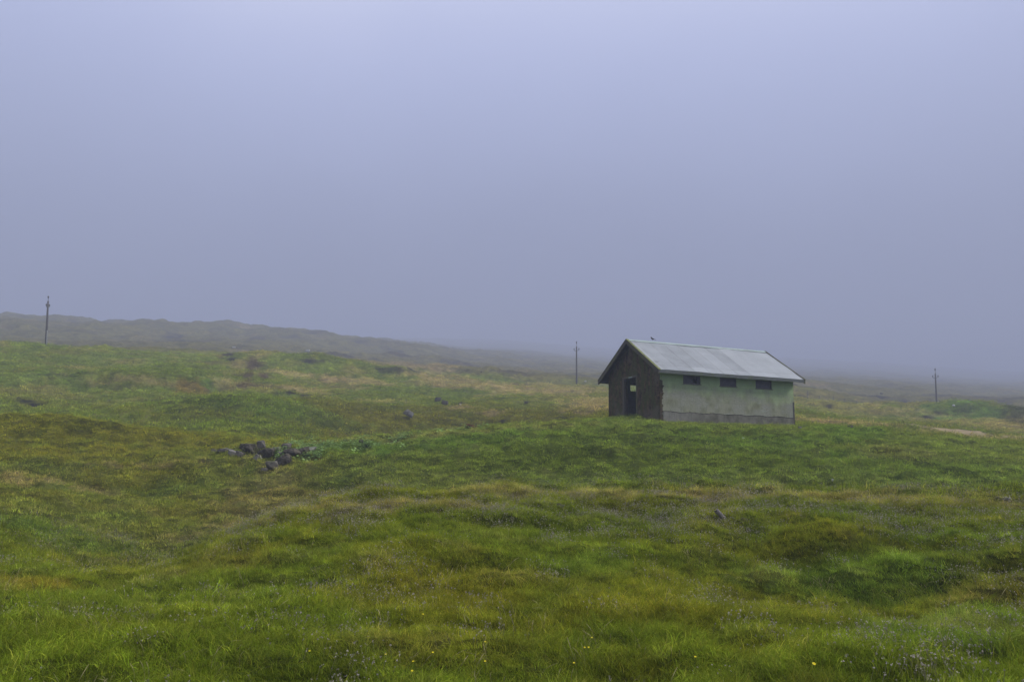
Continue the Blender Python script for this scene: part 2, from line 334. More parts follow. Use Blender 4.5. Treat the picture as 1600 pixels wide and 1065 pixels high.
# ------------------------------------------------------------ ground sheet
A0 = R(42)
azs = np.concatenate([np.linspace(-A0, A0, 640), np.linspace(A0, 2 * math.pi - A0, 110)[1:-1]])
rad = np.concatenate([[.25, .7, 1.2], np.exp(np.linspace(math.log(1.8), math.log(1900), 920))])
na, nr = len(azs), len(rad)
AA, RR = np.meshgrid(azs, rad); gx = (RR * np.sin(AA)).ravel(); gy = (RR * np.cos(AA)).ravel()
gz = H(gx, gy)
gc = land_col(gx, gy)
thatch_shade = .55 + .45 * sstep(np.hypot(gx, gy), 30, 125)     # dark thatch, with shade between the tufts painted into the ground colour
gc = gc * np.column_stack([thatch_shade * 1.05, thatch_shade, thatch_shade])
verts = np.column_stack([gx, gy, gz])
i = np.arange(nr - 1)[:, None] * na; j = np.arange(na)[None, :]; jn = (j + 1) % na
quads = np.stack([i + j, i + na + j, i + na + jn, i + jn], -1).reshape(-1, 4)
verts = np.vstack([verts, [0, 0, h1(.01, .01)]]); cidx = len(verts) - 1
me = bpy.data.meshes.new('ground')
nq = len(quads); nf = nq + na
me.vertices.add(len(verts)); me.vertices.foreach_set('co', verts.ravel())
tri = np.stack([np.full(na, cidx), np.arange(na), (np.arange(na) + 1) % na], -1)
me.loops.add(nq * 4 + na * 3); me.loops.foreach_set('vertex_index', np.concatenate([quads.ravel(), tri.ravel()]).astype(np.int32))
me.polygons.add(nf); me.polygons.foreach_set('loop_start', np.concatenate([np.arange(nq) * 4, nq * 4 + np.arange(na) * 3]).astype(np.int32))
me.update(calc_edges=True); me.validate()
me.polygons.foreach_set('use_smooth', np.ones(len(me.polygons), bool))
ca_ = me.color_attributes.new('veg', 'FLOAT_COLOR', 'POINT')
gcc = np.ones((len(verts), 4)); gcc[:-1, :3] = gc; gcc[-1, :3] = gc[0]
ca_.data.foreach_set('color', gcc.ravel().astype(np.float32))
gm = mat('moor_turf', (.1, .1, .05), .95, 0, .05); g = NT(gm)
at = g.n.new('ShaderNodeAttribute'); at.attribute_name = 'veg'
na_ = g.noise(9, 8, rough=.7); nb = g.noise(1.1, 8, rough=.7); nc = g.noise(.16, 8, rough=.68)
f1 = g.math('ADD', g.math('MULTIPLY', g.rng(na_, .3, .7), .7), .65)
f2 = g.math('ADD', g.math('MULTIPLY', g.rng(nb, .3, .7), .7), .65)
f3 = g.math('ADD', g.math('MULTIPLY', g.rng(nc, .32, .68), .6), .7)
ff = g.math('MULTIPLY', g.math('MULTIPLY', f1, f2), f3)
cb = g.n.new('ShaderNodeCombineColor')
for k in range(3): g.l.new(ff, cb.inputs[k])
g.col(g.mix(1.0, at.outputs['Color'], cb.outputs[0], 'MULTIPLY'))
hsum = g.math('ADD', g.math('MULTIPLY', na_, .12), g.math('MULTIPLY', nb, .6)); hsum = g.math('ADD', hsum, g.math('MULTIPLY', nc, 2.2))
g.bump(hsum, .9, .5)
me.materials.append(gm)
ground = bpy.data.objects.new('ground', me); C.objects.link(ground); tag(ground, 'rolling green and tan moorland turf', 'ground', kind='structure')

# ------------------------------------------------------------ scattered plants: one object each, instanced in its own geometry nodes
def scatter_group():
    ng = bpy.data.node_groups.new('scatter', 'GeometryNodeTree')
    ng.interface.new_socket('Geometry', in_out='INPUT', socket_type='NodeSocketGeometry')
    ng.interface.new_socket('Geometry', in_out='OUTPUT', socket_type='NodeSocketGeometry')
    n = ng.nodes; l = ng.links
    gi = n.new('NodeGroupInput'); go = n.new('NodeGroupOutput')
    def attr(name, t):
        a = n.new('GeometryNodeInputNamedAttribute'); a.data_type = t; a.inputs['Name'].default_value = name; return a.outputs['Attribute']
    sp = n.new('GeometryNodeSeparateGeometry'); sp.domain = 'POINT'; l.new(gi.outputs[0], sp.inputs[0])
    l.new(attr('is_pt', 'BOOLEAN'), sp.inputs['Selection'])
    si = n.new('GeometryNodeSplitToInstances'); si.domain = 'POINT'; l.new(sp.outputs['Inverted'], si.inputs[0]); l.new(attr('idx', 'INT'), si.inputs['Group ID'])
    ip = n.new('GeometryNodeInstanceOnPoints'); l.new(sp.outputs['Selection'], ip.inputs['Points']); l.new(si.outputs['Instances'], ip.inputs['Instance'])
    ip.inputs['Pick Instance'].default_value = True
    l.new(attr('idx', 'INT'), ip.inputs['Instance Index'])
    er = n.new('FunctionNodeEulerToRotation'); l.new(attr('rot', 'FLOAT_VECTOR'), er.inputs[0]); l.new(er.outputs[0], ip.inputs['Rotation'])
    l.new(attr('scl', 'FLOAT_VECTOR'), ip.inputs['Scale'])
    l.new(ip.outputs[0], go.inputs[0])
    return ng
SG = scatter_group()
def stuff(name, protos, pts, idx, rot, scl, tint, material, label, cat):
    """protos: list of (verts Nx3, quads Mx4, shade N) ; pts etc: instance data"""
    vs, fs, pid, sh = [], [], [], []; o = 0
    for k, (v, f, s) in enumerate(protos):
        vs.append(v); fs.append(f + o); pid.append(np.full(len(v), k)); sh.append(s); o += len(v)
    n = len(pts); V_ = np.vstack(vs + [pts]); F_ = np.vstack(fs); tot = len(V_)
    me = bpy.data.meshes.new(name)
    me.vertices.add(tot); me.vertices.foreach_set('co', V_.ravel().astype(np.float32))
    me.loops.add(F_.size); me.loops.foreach_set('vertex_index', F_.ravel().astype(np.int32))
    me.polygons.add(len(F_)); me.polygons.foreach_set('loop_start', (np.arange(len(F_)) * 4).astype(np.int32))
    me.update(calc_edges=True)
    def put(nm, t, arr, key):
        a = me.attributes.new(nm, t, 'POINT'); a.data.foreach_set(key, arr.ravel())
    isp = np.zeros(tot, bool); isp[o:] = True; put('is_pt', 'BOOLEAN', isp, 'value')
    put('idx', 'INT', np.concatenate(pid + [idx]).astype(np.int32), 'value')
    z = np.zeros((tot, 3), np.float32); z[o:] = rot; put('rot', 'FLOAT_VECTOR', z, 'vector')
    z = np.ones((tot, 3), np.float32); z[o:] = scl; put('scl', 'FLOAT_VECTOR', z, 'vector')
    z = np.ones((tot, 3), np.float32); z[o:] = tint; put('tint', 'FLOAT_VECTOR', z, 'vector')
    z = np.ones((tot, 3), np.float32); z[:o] = np.concatenate(sh); put('shade', 'FLOAT_VECTOR', z, 'vector')
    me.materials.append(material)
    ob = bpy.data.objects.new(name, me); C.objects.link(ob)
    md = ob.modifiers.new('scatter', 'NODES'); md.node_group = SG
    return tag(ob, label, cat, kind='stuff')
def leaf_mat(name, transl=.35, spec=.04):
    m = mat(name, (.1, .1, .1), .7, 0, spec); g = NT(m)
    a = g.n.new('ShaderNodeAttribute'); a.attribute_type = 'INSTANCER'; a.attribute_name = 'tint'
    b = g.n.new('ShaderNodeAttribute'); b.attribute_name = 'shade'
    c = g.mix(1., a.outputs['Color'], b.outputs['Color'], 'MULTIPLY'); g.col(c)
    t = g.n.new('ShaderNodeBsdfTranslucent'); g.l.new(c, t.inputs[0]); mxs = g.n.new('ShaderNodeMixShader'); mxs.inputs[0].default_value = transl
    g.l.new(g.b.outputs[0], mxs.inputs[1]); g.l.new(t.outputs[0], mxs.inputs[2]); g.l.new(mxs.outputs[0], g.n['Material Output'].inputs[0])
    return m
def blades(rng, n, rad, h0, h1_, wd, bend, seg=3, dry=.12):
    vs, fs, sh = [], [], []; o = 0
    for b in range(n):
        r = rad * math.sqrt(rng.random()); a = rng.random() * 6.283; x, y = r * math.cos(a), r * math.sin(a)
        h = rng.uniform(h0, h1_) * (1 - .3 * r / rad); w_ = wd * rng.uniform(.7, 1.3)
        la = a * .6 + rng.normal(0, 1.1); bd = bend * rng.uniform(.3, 1.4); fa = rng.random() * 3.14
        col = np.array([1, 1, 1]) * rng.uniform(.65, 1.45)
        if rng.random() < dry: col = np.array([1.9, 1.5, 2.2]) * rng.uniform(.6, 1.3)
        for s in range(seg + 1):
            t = s / seg; ww = w_ * (1 - t**1.6) * .5 + w_ * .06
            px = x + math.cos(la) * bd * h * t * t; py = y + math.sin(la) * bd * h * t * t; pz = h * (t - .35 * bd * t * t) - .02
            dx, dy = math.cos(fa) * ww, math.sin(fa) * ww
            vs += [(px - dx, py - dy, pz), (px + dx, py + dy, pz)]; sh += [col * (.85 + .3 * t)] * 2
            if s < seg: fs.append((o + 2 * s, o + 2 * s + 1, o + 2 * s + 3, o + 2 * s + 2))
        o += 2 * (seg + 1)
    return np.array(vs), np.array(fs), np.array(sh)
rg = np.random.default_rng(11)
gp = [blades(rg, 76, .13, .04, .105, .0031, 1.1, 3, .2) for _ in range(6)]            # 0-5 fine turf, near
gp += [blades(rg, 46, .14, .10, .25, .0036, 1.2, 4, .35) for _ in range(4)]   # 6-9 long grass, near
gp += [blades(rg, 46, .26, .05, .15, .008, .9, 2, .2) for _ in range(5)]         # 10-14 turf, middle distance
gp += [blades(rg, 40, .5, .08, .24, .022, .8, 2) for _ in range(5)]          # 15-19 turf, far
HL, HW = HP['L'], HP['w']
def outside_hut(x, y, m=0.0):
    u, v = hut_uv(x, y); return ~((u > -m) & (u < HL + m) & (v > -m) & (v < HW + m))
P_, I_, R_, S_, T_ = [], [], [], [], []
RK = [(hit(px, py), rx, ry) for px, py, rx, ry in ((388, 706, 30, .30), (425, 705, 38, .32), (462, 706, 26, .25), (430, 728, 22, .25), (352, 705, 20, .2))]
PTH = [(1355, 71), (1400, 70.5), (1450, 69), (1500, 67), (1550, 65), (1600, 63), (1680, 60)]
def off_rocks(x, y):
    az = np.arctan2(x, y); k = ~((az > az_of(1360)) & (np.abs(np.hypot(x, y) - np.interp(az, [az_of(q[0]) for q in PTH], [q[1] for q in PTH]) + .4 * fbm(x, y, 2., 2)) < 2.4))
    for p, rx, ry in RK:
        d = p.length; k &= ~((((x - p.x) / (rx * d / FPX))**2 + ((y - p.y) / (ry * 2.4))**2) < .4)
    return k
def ring(r0, r1, dens, ids, s0, s1, span=R(41), keep=None, tilt=.25):
    area = span * (r1 * r1 - r0 * r0); n = int(area * dens)
    r = np.sqrt(rg.uniform(r0 * r0, r1 * r1, n)); a = rg.uniform(-span, span, n); x, y = r * np.sin(a), r * np.cos(a)
    k = outside_hut(x, y, .03) & off_rocks(x, y)
    if keep is not None: k &= keep(x, y, n)
    x, y = x[k], y[k]; n = len(x)
    z = H(x, y); c = land_col(x, y)
    lum = c.mean(1); peat = lum < .030
    x, y, z, c = x[~peat], y[~peat], z[~peat], c[~peat]; n = len(x)
    P_.append(np.column_stack([x, y, z])); I_.append(rg.choice(ids, n)); 
    wind = rg.normal(0, tilt, n)
    R_.append(np.column_stack([rg.normal(0, tilt, n), rg.normal(.12, tilt, n), rg.uniform(0, 6.283, n)]))
    s = rg.uniform(s0, s1, n) * (1 + .35 * fbm(x, y, 1.2, 2, ox=201)); sv = np.column_stack([s, s, s])
    u, v = hut_uv(x, y); near = np.exp(-(np.maximum(np.maximum(-u, u - HL), 0)**2 + np.maximum(np.maximum(-v, v - HW), 0)**2) / 9)
    sv[:, 2] *= 1 - .35 * near
    S_.append(sv); T_.append(c * np.clip(rg.lognormal(.08, .28, (n, 1)), .5, 2.2) * np.array([1.52, 1.54, 1.2]))
ring(2.0, 9, 260, range(6), .8, 1.4, span=R(48))
ring(9, 17, 150, range(6), .9, 1.5)
ring(2.0, 17, 40, range(6, 10), .45, 1.0, span=R(45), keep=lambda x, y, n: fbm(x, y, 1.1, 3, ox=211) + rg.normal(0, .15, n) > .02)
ring(17, 45, 34, range(10, 15), .7, 1.2)
ring(45, 125, 5.5, range(15, 20), .7, 1.3, span=R(38))
gmat = leaf_mat('grass_blade')
stuff('grass', gp, np.vstack(P_), np.concatenate(I_), np.vstack(R_), np.vstack(S_), np.vstack(T_), gmat, 'wind-combed green and olive moorland grass covering the mounds', 'grass')

# dry seed stalks
def stalks(rng, n, rad, h0, h1_, head):
    vs, fs, sh = [], [], []; o = 0
    for b in range(n):
        r = rad * math.sqrt(rng.random()); a = rng.random() * 6.283; x, y = r * math.cos(a), r * math.sin(a); h = rng.uniform(h0, h1_); la = rng.normal(.3, .9); bd = rng.uniform(.2, .75); fa = rng.random() * 3.14
        col = np.array([1, 1, 1]) * rng.uniform(.7, 1.2); S = 6
        for s in range(S + 1):
            t = s / S; ww = .0011 if t < .72 else head * (.5 + .5 * math.sin((t - .72) / .28 * 3.1))
            px = x + math.cos(la) * bd * h * t**2.5; py = y + math.sin(la) * bd * h * t**2.5; pz = h * (t - .3 * bd * t**3) - .02
            dx, dy = math.cos(fa) * ww, math.sin(fa) * ww
            vs += [(px - dx, py - dy, pz), (px + dx, py + dy, pz)]; sh += [col * (.6 if t < .72 else 1.1)] * 2
            if s < S: fs.append((o + 2 * s, o + 2 * s + 1, o + 2 * s + 3, o + 2 * s + 2))
        o += 2 * (S + 1)
    return np.array(vs), np.array(fs), np.array(sh)
def heads(rng, n, rad, h0, h1_, sz):
    """low flower heads gone over: little crumpled clusters on short stalks"""
    vs, fs, sh = [], [], []
    def quad(c, s, col):
        o = len(vs); a = rng.normal(0, 1, 3); a /= np.linalg.norm(a); b = np.cross(a, rng.normal(0, 1, 3)); b /= np.linalg.norm(b)
        for p, q in ((-1, -.7), (.8, -1), (1, .8), (-.7, 1)): vs.append(c + a * s * p + b * s * q); sh.append(col)
        fs.append((o, o + 1, o + 2, o + 3))
    for b in range(n):
        r = rad * math.sqrt(rng.random()); a = rng.random() * 6.283; h = rng.uniform(h0, h1_); p = np.array([r * math.cos(a), r * math.sin(a), h])
        o = len(vs); c0 = np.array([.5, .5, .4])
        for q in ((-.001, 0, -h - .02), (.001, 0, -h - .02), (.001, 0, 0), (-.001, 0, 0)): vs.append(p + np.array(q)); sh.append(c0)
        fs.append((o, o + 1, o + 2, o + 3))
        for k in range(7): quad(p + rng.normal(0, sz * .7, 3), sz * rng.uniform(.35, .8), np.array([1, 1, 1]) * rng.uniform(.55, 1.25))
    return np.array(vs), np.array(fs), np.array(sh)
def field(mask, r0, r1, dens, span=R(40)):
    area = span * (r1 * r1 - r0 * r0); n = int(area * dens); r = np.sqrt(rg.uniform(r0 * r0, r1 * r1, n)); a = rg.uniform(-span, span, n)
    x, y = r * np.sin(a), r * np.cos(a); k = outside_hut(x, y, .05) & mask(x, y, n); x, y = x[k], y[k]
    return np.column_stack([x, y, H(x, y)])
def scat(name, protos, pts, s0, s1, tint, tv, label, cat, m, tilt=.2):
    n = len(pts); s = rg.uniform(s0, s1, n)
    stuff(name, protos, pts, rg.integers(0, len(protos), n), np.column_stack([rg.normal(0, tilt, n), rg.normal(.1, tilt, n), rg.uniform(0, 6.28, n)]), np.column_stack([s] * 3), np.array(tint) * rg.uniform(1 - tv, 1 + tv, (n, 1)), m, label, cat)
sp1 = [stalks(rg, 5, .14, .14, .28, .0022) for _ in range(5)]
pts = field(lambda x, y, n: fbm(x, y, 1.8, 3, ox=221) + rg.normal(0, .2, n) > .16, 3.2, 22, 9)
scat('dry_grass_stalks', sp1, pts, .7, 1.2, (.36, .31, .17), .3, 'pale dry seed stalks bending over the foreground grass', 'dry grass', leaf_mat('straw', .25))
sp2 = [heads(rg, 12, .24, .05, .12, .0052) for _ in range(5)]
def crest(x, y, n):
    d = np.hypot(x, y); band = np.exp(-((d - 14.6) / 2.2)**2) * sstep(np.arctan2(x, y), -.42, -.2)
    return fbm(x, y, .9, 4, .6, ox=231) + .5 * fbm(x, y, 4, 2, ox=241) + .42 * band + rg.normal(0, .16, n) > .34
pts = field(crest, 3.2, 21, 52)
scat('faded_flower_heads', sp2, pts, .7, 1.25, (.42, .38, .34), .35, 'faded grey-lilac flower heads speckling the foreground knoll', 'wild flowers', leaf_mat('faded_petal', .25))

# ------------------------------------------------------------ hut
def hole_wall(bm, u0, u1, z0, z1, t0, t1, holes, top=None, axis='u'):
    """wall slab with openings; axis u: along X, thickness in Y (t0 outer, t1 inner); axis v: along Y, thickness in X. top(s) gives the height of the top edge"""
    us = sorted({u0, u1, *[h[0] for h in holes], *[h[1] for h in holes], *([] if top is None else [(u0 + u1) / 2])})
    zs = sorted({z0, z1, *[h[2] for h in holes], *[h[3] for h in holes]})
    def co(s, t, z): return (s, t, z) if axis == 'u' else (t, s, z)
    cache = {}
    def v(s, t, z):
        k = (round(s, 4), round(t, 4), round(z, 4))
        if k not in cache: cache[k] = bm.verts.new(co(s, t, z))
        return cache[k]
    solid = lambda a, b: not any(h[0] - 1e-4 <= a < h[1] - 1e-4 and h[2] - 1e-4 <= b < h[3] - 1e-4 for h in holes) and u0 - 1e-4 <= a < u1 - 1e-4 and z0 - 1e-4 <= b < z1 - 1e-4
    for i in range(len(us) - 1):
        for j in range(len(zs) - 1):
            a, b, c, d = us[i], us[i + 1], zs[j], zs[j + 1]
            if not solid(a, c): continue
            for t in (t0, t1): bm.faces.new((v(a, t, c), v(b, t, c), v(b, t, d), v(a, t, d)))
            if i == 0 or not solid(us[i - 1], c): bm.faces.new((v(a, t0, c), v(a, t1, c), v(a, t1, d), v(a, t0, d)))
            if i == len(us) - 2 or not solid(b, c): bm.faces.new((v(b, t0, c), v(b, t1, c), v(b, t1, d), v(b, t0, d)))
            if j == 0 or not solid(a, zs[j - 1]): bm.faces.new((v(a, t0, c), v(a, t1, c), v(b, t1, c), v(b, t0, c)))
            if (j == len(zs) - 2 and top is None) or (j < len(zs) - 2 and not solid(a, d)): bm.faces.new((v(a, t0, d), v(a, t1, d), v(b, t1, d), v(b, t0, d)))
    if top:
        for i in range(len(us) - 1):
            a, b = us[i], us[i + 1]; ta, tb = top(a), top(b)
            for t in (t0, t1):
                q = [v(a, t, z1), v(b, t, z1)] + ([v(b, t, tb)] if tb > z1 + 1e-3 else []) + ([v(a, t, ta)] if ta > z1 + 1e-3 else [])
                bm.faces.new(q)
            bm.faces.new((v(a, t0, ta), v(a, t1, ta), v(b, t1, tb), v(b, t0, tb)))
# materials of the hut
def paint_mat():
    m = mat('worn_green_render', (.3, .4, .28), .85, 0, .2); g = NT(m); x, y, z = g.sep()
    st = g.noise(2.2, 6, g.map((1.1, 1.1, .8)), .65); bl = g.noise(1.25, 7, rough=.6); sp = g.noise(14, 6, rough=.7); fine = g.noise(60, 3)
    zz = g.math('ADD', z, g.math('MULTIPLY', g.math('SUBTRACT', st, .5), .7)); zz = g.math('ADD', zz, g.math('MULTIPLY', g.math('SUBTRACT', bl, .5), 1.6))
    zz = g.math('ADD', zz, g.math('MULTIPLY', g.math('SUBTRACT', x, 4.), .035))
    green = g.mix(g.rng(bl, .3, .7), (.27, .37, .18), (.34, .45, .235))
    grey = g.mix(g.rng(sp, .3, .7), (.18, .195, .155), (.30, .305, .255))
    moss = g.mix(g.rng(st, .35, .6), (.15, .155, .09), (.25, .26, .18))
    low = g.mix(g.rng(bl, .35, .65), grey, moss)
    c = g.mix(g.rng(zz, 1.0, 2.2), low, green)
    # sharp horizontal daywork line at window-sill height
    c = g.mix(g.math('MULTIPLY', g.rng(g.math('ADD', z, g.math('MULTIPLY', fine, .05)), 1.80, 1.86), .35), c, green)
    pale = g.rng(g.noise(2.3, 5, g.map((1, 1, 2.4), (4, 2, 1)), .6), .58, .72)
    c = g.mix(g.math('MULTIPLY', pale, .4), c, (.34, .38, .33)); stk = g.rng(g.noise(4.5, 6, g.map((2.2, 1, .16), (3, 0, 8)), .7), .52, .68); c = g.mix(g.math('MULTIPLY', g.math('MULTIPLY', stk, g.rng(z, 2.2, .8)), .3), c, (.085, .085, .06))
    dark = g.rng(g.noise(5, 7, g.map((1.3, 1, .5), (9, 0, 3)), .7), .56, .74)
    c = g.mix(g.math('MULTIPLY', dark, .75), c, (.075, .08, .05))
    # faint shuttering courses
    wv = g.n.new('ShaderNodeTexWave'); wv.bands_direction = 'Z'; wv.inputs['Scale'].default_value = 1.05; wv.inputs['Distortion'].default_value = .5; g.l.new(g.tc.outputs['Object'], wv.inputs['Vector'])
    ln = g.rng(wv.outputs['Fac'], .95, 1.0); c = g.mix(g.math('MULTIPLY', g.math('MULTIPLY', ln, bl), .25), c, (.09, .09, .07))
    g.col(c); g.bump(g.math('ADD', g.math('MULTIPLY', sp, .6), g.math('MULTIPLY', fine, .3)), .5, .02); return m
def gable_mat():
    m = mat('dark_mossy_render', (.05, .045, .035), .95, 0, .1); g = NT(m)
    a = g.noise(2.2, 7, g.map((1, 1.4, .5)), .65); b = g.noise(4.5, 8, rough=.72); c_ = g.noise(.9, 6, g.map((1, 1, 1), (5, 5, 2)), .6)
    c = g.mix(g.rng(b, .3, .7), (.010, .007, .003), (.115, .078, .042)); c = g.mix(g.math('MULTIPLY', g.rng(a, .44, .56), .8), c, (.050, .060, .016))
    c = g.mix(g.math('MULTIPLY', g.rng(c_, .5, .62), .7), c, (.10, .085, .062))
    c = g.mix(g.math('MULTIPLY', g.rng(g.noise(5, 6, g.map((1, 3, .2), (1, 7, 2)), .7), .6, .72), .5), c, (.13, .12, .09))
    g.col(c); g.bump(g.math('ADD', b, g.math('MULTIPLY', a, .7)), .8, .04); return m
def plinth_mat():
    m = mat('bare_concrete', (.15, .15, .12), .9, 0, .15); g = NT(m); a = g.noise(2.5, 7, rough=.65); b = g.noise(16, 6, rough=.7)
    c = g.mix(g.rng(a, .3, .7), (.085, .085, .060), (.19, .185, .155)); c = g.mix(g.math('MULTIPLY', g.rng(b, .55, .72), .5), c, (.05, .05, .03))
    x, y, z = g.sep(); c = g.mix(g.math('MULTIPLY', g.rng(g.math('ADD', x, g.math('MULTIPLY', a, 3.)), 4.2, 2.0), .35), c, (.27, .27, .26))
    g.col(c); g.bump(b, .6, .02); return m
def roof_mat(i):
    m = mat('weathered_zinc_sheet', (.5, .52, .56), .42, .75, .5); g = NT(m); a = g.noise(1.1, 6, g.map((1, 1, 1), (i * 3.1, 0, 0)), .6); b = g.noise(12, 6, g.map((.5, 3, 3)), .7)
    br = g.n.new('ShaderNodeTexBrick'); g.l.new(g.map((1, 1, 1)), br.inputs['Vector']); br.offset = 0; br.inputs['Scale'].default_value = 1; br.inputs['Brick Width'].default_value = .83; br.inputs['Row Height'].default_value = 20
    br.inputs['Mortar Size'].default_value = .009; br.inputs['Color1'].default_value = (.31, .33, .36, 1); br.inputs['Color2'].default_value = (.44, .465, .50, 1); br.inputs['Mortar'].default_value = (.20, .20, .20, 1)
    c = g.mix(g.math('MULTIPLY', g.rng(a, .35, .7), .4), br.outputs['Color'], (.50, .53, .57)); c = g.mix(g.math('MULTIPLY', g.rng(b, .6, .75), .25), c, (.30, .29, .27))
    sc_ = g.rng(g.noise(3, 5, g.map((.8, 2, 1), (7, 3, 0)), .7), .66, .72); c = g.mix(g.math('MULTIPLY', sc_, .5), c, (.75, .77, .8))
    g.col(c); g.l.new(g.rng(b, .2, .8, .36, .55), g.b.inputs['Roughness']); return m
def wood_mat(name, c0, c1, moss, ms, lo=.5, hi=.62, s=(.6, 3, 3)):
    m = mat(name, c0, .88, 0, .2); g = NT(m); a = g.noise(6, 6, g.map(s), .7); b = g.noise(1.7, 6, rough=.6)
    c = g.mix(g.rng(a, .3, .7), c0, c1); c = g.mix(g.math('MULTIPLY', g.rng(b, lo, hi), ms), c, moss); g.col(c); g.bump(a, .4, .01); return m
M_paint, M_gable, M_pl, M_roof = paint_mat(), gable_mat(), plinth_mat(), roof_mat(0)
M_fas = wood_mat('fascia_board', (.075, .085, .085), (.13, .145, .145), (.10, .13, .035), .8, .52, .66)
M_barge = wood_mat('barge_board', (.055, .050, .040), (.10, .092, .075), (.10, .11, .035), .6)
M_moss = wood_mat('mossy_edge_board', (.13, .15, .04), (.22, .24, .09), (.10, .10, .07), .6)
M_ridge = wood_mat('ridge_capping', (.27, .34, .33), (.36, .43, .42), (.22, .24, .24), .4)
M_dark = wood_mat('old_dark_timber', (.025, .022, .018), (.055, .048, .038), (.03, .04, .02), .5)
M_frame = wood_mat('grey_window_timber', (.045, .045, .048), (.09, .088, .085), (.10, .07, .05), .5)
M_glass = mat('grimy_pane', (.02, .022, .03), .35, 0, .4)
g = NT(M_glass); g.col(g.mix(g.rng(g.noise(7, 6, rough=.7), .35, .7), (.014, .016, .022), (.050, .052, .062)))
M_in = mat('inner_wall', (.10, .10, .085), .95)
g = NT(M_in); g.col(g.mix(g.rng(g.noise(3, 6), .3, .7), (.05, .05, .045), (.12, .12, .10)))

hut = empty('stone_hut'); hut.matrix_world = HM
tag(hut, 'derelict hut with pale green side wall, dark gable and sheet metal roof on the mound', 'hut')
h, rr, ou, ov = HP['h'], HP['r'], HP['ou'], HP['ov']; sl = rr / (HW / 2); T = .2
WIN = [(1.27, 2.25, 1.86, 2.26), (3.36, 4.34, 1.86, 2.26), (5.49, 6.49, 1.86, 2.26)]
# walls
bm = bmesh.new(); hole_wall(bm, 0.0, HL, -.4, h - .02, 0, T, WIN); link_bm('side_wall', bm, M_paint, hut)
BW = [(1.16, 2.14, 1.84, 2.28), (3.36, 4.34, 1.84, 2.28), (5.49, 6.49, 1.84, 2.28)]
bm = bmesh.new(); hole_wall(bm, 0.0, HL, -.4, h - .02, HW, HW - T, BW); link_bm('back_wall', bm, M_paint, hut)
top = lambda v_: h - .03 + sl * min(max(v_, 0), max(HW - v_, 0))
DOOR = (1.93, 3.12, .42, 2.27)
bm = bmesh.new(); hole_wall(bm, .006, HW - .006, -.4, h - .05, -.012, T, [DOOR], top, 'v'); gw = link_bm('gable_wall', bm, M_gable, hut); gw['label'] = 'dark mossy gable wall with open doorway'
bm = bmesh.new(); hole_wall(bm, .006, HW - .006, -.4, h - .05, HL + .012, HL - T, [], top, 'v'); link_bm('gable_wall', bm, M_gable, hut)
# ragged patch of dark render wrapping the near corner
bm = bmesh.new(); rr_ = random.Random(5); zs = [-.3 + .055 * k for k in range(42)]
prev = None
for z in zs:
    e = .05 + .10 * rr_.random() * (1 if z < 1.7 else .2) + (.10 if z < .25 else 0) + (.05 if 1.3 < z < 1.95 else 0)
    cur = [bm.verts.new(c_) for c_ in ((-.03, -.035, z), (e, -.022 - .03 * rr_.random(), z), (e + .02, .001, z), (-.03, .05, z))]
    if prev:
        for k in range(3): bm.faces.new((prev[k], prev[k + 1], cur[k + 1], cur[k]))
    else: bm.faces.new(cur)
    prev = cur
bm.faces.new(prev); link_bm('crumbling_corner', bm, M_gable, hut)
bm = bmesh.new(); box(bm, HL - .07, HL + .014, -.014, .02, -.3, 1.28, .004); link_bm('corner_strip', bm, M_frame, hut)
# plinth, standing a little proud under a ragged ledge
bm = bmesh.new(); n = 120; lo, hi, tp = [], [], []
for k in range(n + 1):
    u_ = .12 + (HL - .24) * k / n; zt = .50 + .02 * math.sin(k * .31) + .015 * rr_.random() - .015 * (u_ / HL)
    lo.append(bm.verts.new((u_, -.045, -.4))); hi.append(bm.verts.new((u_, -.04 - .012 * rr_.random(), zt))); tp.append(bm.verts.new((u_, .004, zt - .012)))
for k in range(n): bm.faces.new((lo[k], lo[k + 1], hi[k + 1], hi[k])); bm.faces.new((hi[k], hi[k + 1], tp[k + 1], tp[k]))
link_bm('plinth', bm, M_pl, hut)
bm = bmesh.new(); prev = None
for k in range(n + 1):
    u_ = .12 + (HL - .24) * k / n; zt = .50 + .02 * math.sin(k * .31) + .02 * rr_.random(); e = .004 + .010 * rr_.random()
    cur = [bm.verts.new(c_) for c_ in ((u_, .0, zt - .02), (u_, -.054, zt - .002), (u_, -.054, zt + e), (u_, .0, zt + e + .012))]
    if prev:
        for q in range(3): bm.faces.new((prev[q], prev[q + 1], cur[q + 1], cur[q]))
    prev = cur
link_bm('ledge', bm, M_dark, hut)
# floor, threshold, door frame and lintel
bm = bmesh.new(); box(bm, T + .003, HL - T - .003, T + .003, HW - T - .003, .0, .40); link_bm('floor', bm, M_in, hut)
bm = bmesh.new(); box(bm, -.10, T - .02, DOOR[0] + .01, DOOR[1] - .01, .30, .435, .008); link_bm('threshold', bm, M_pl, hut)
bm = bmesh.new()
for a_, b_ in ((DOOR[0] - .02, DOOR[0] + .06), (DOOR[1] - .06, DOOR[1] + .10)): box(bm, -.035, .1, a_, b_, .43, 2.27, .005)
box(bm, -.035, .1, DOOR[0] - .02, DOOR[1] + .10, 2.272, 2.36, .005)
link_bm('door_frame', bm, M_barge, hut)
bm = bmesh.new(); box(bm, -.05, -.036, 2.30, 2.62, 2.275, 2.325, .004); o = link_bm('pale_strip', bm, M_ridge, hut); o['label'] = 'small pale strip over the doorway'  # small pale strip across the door head
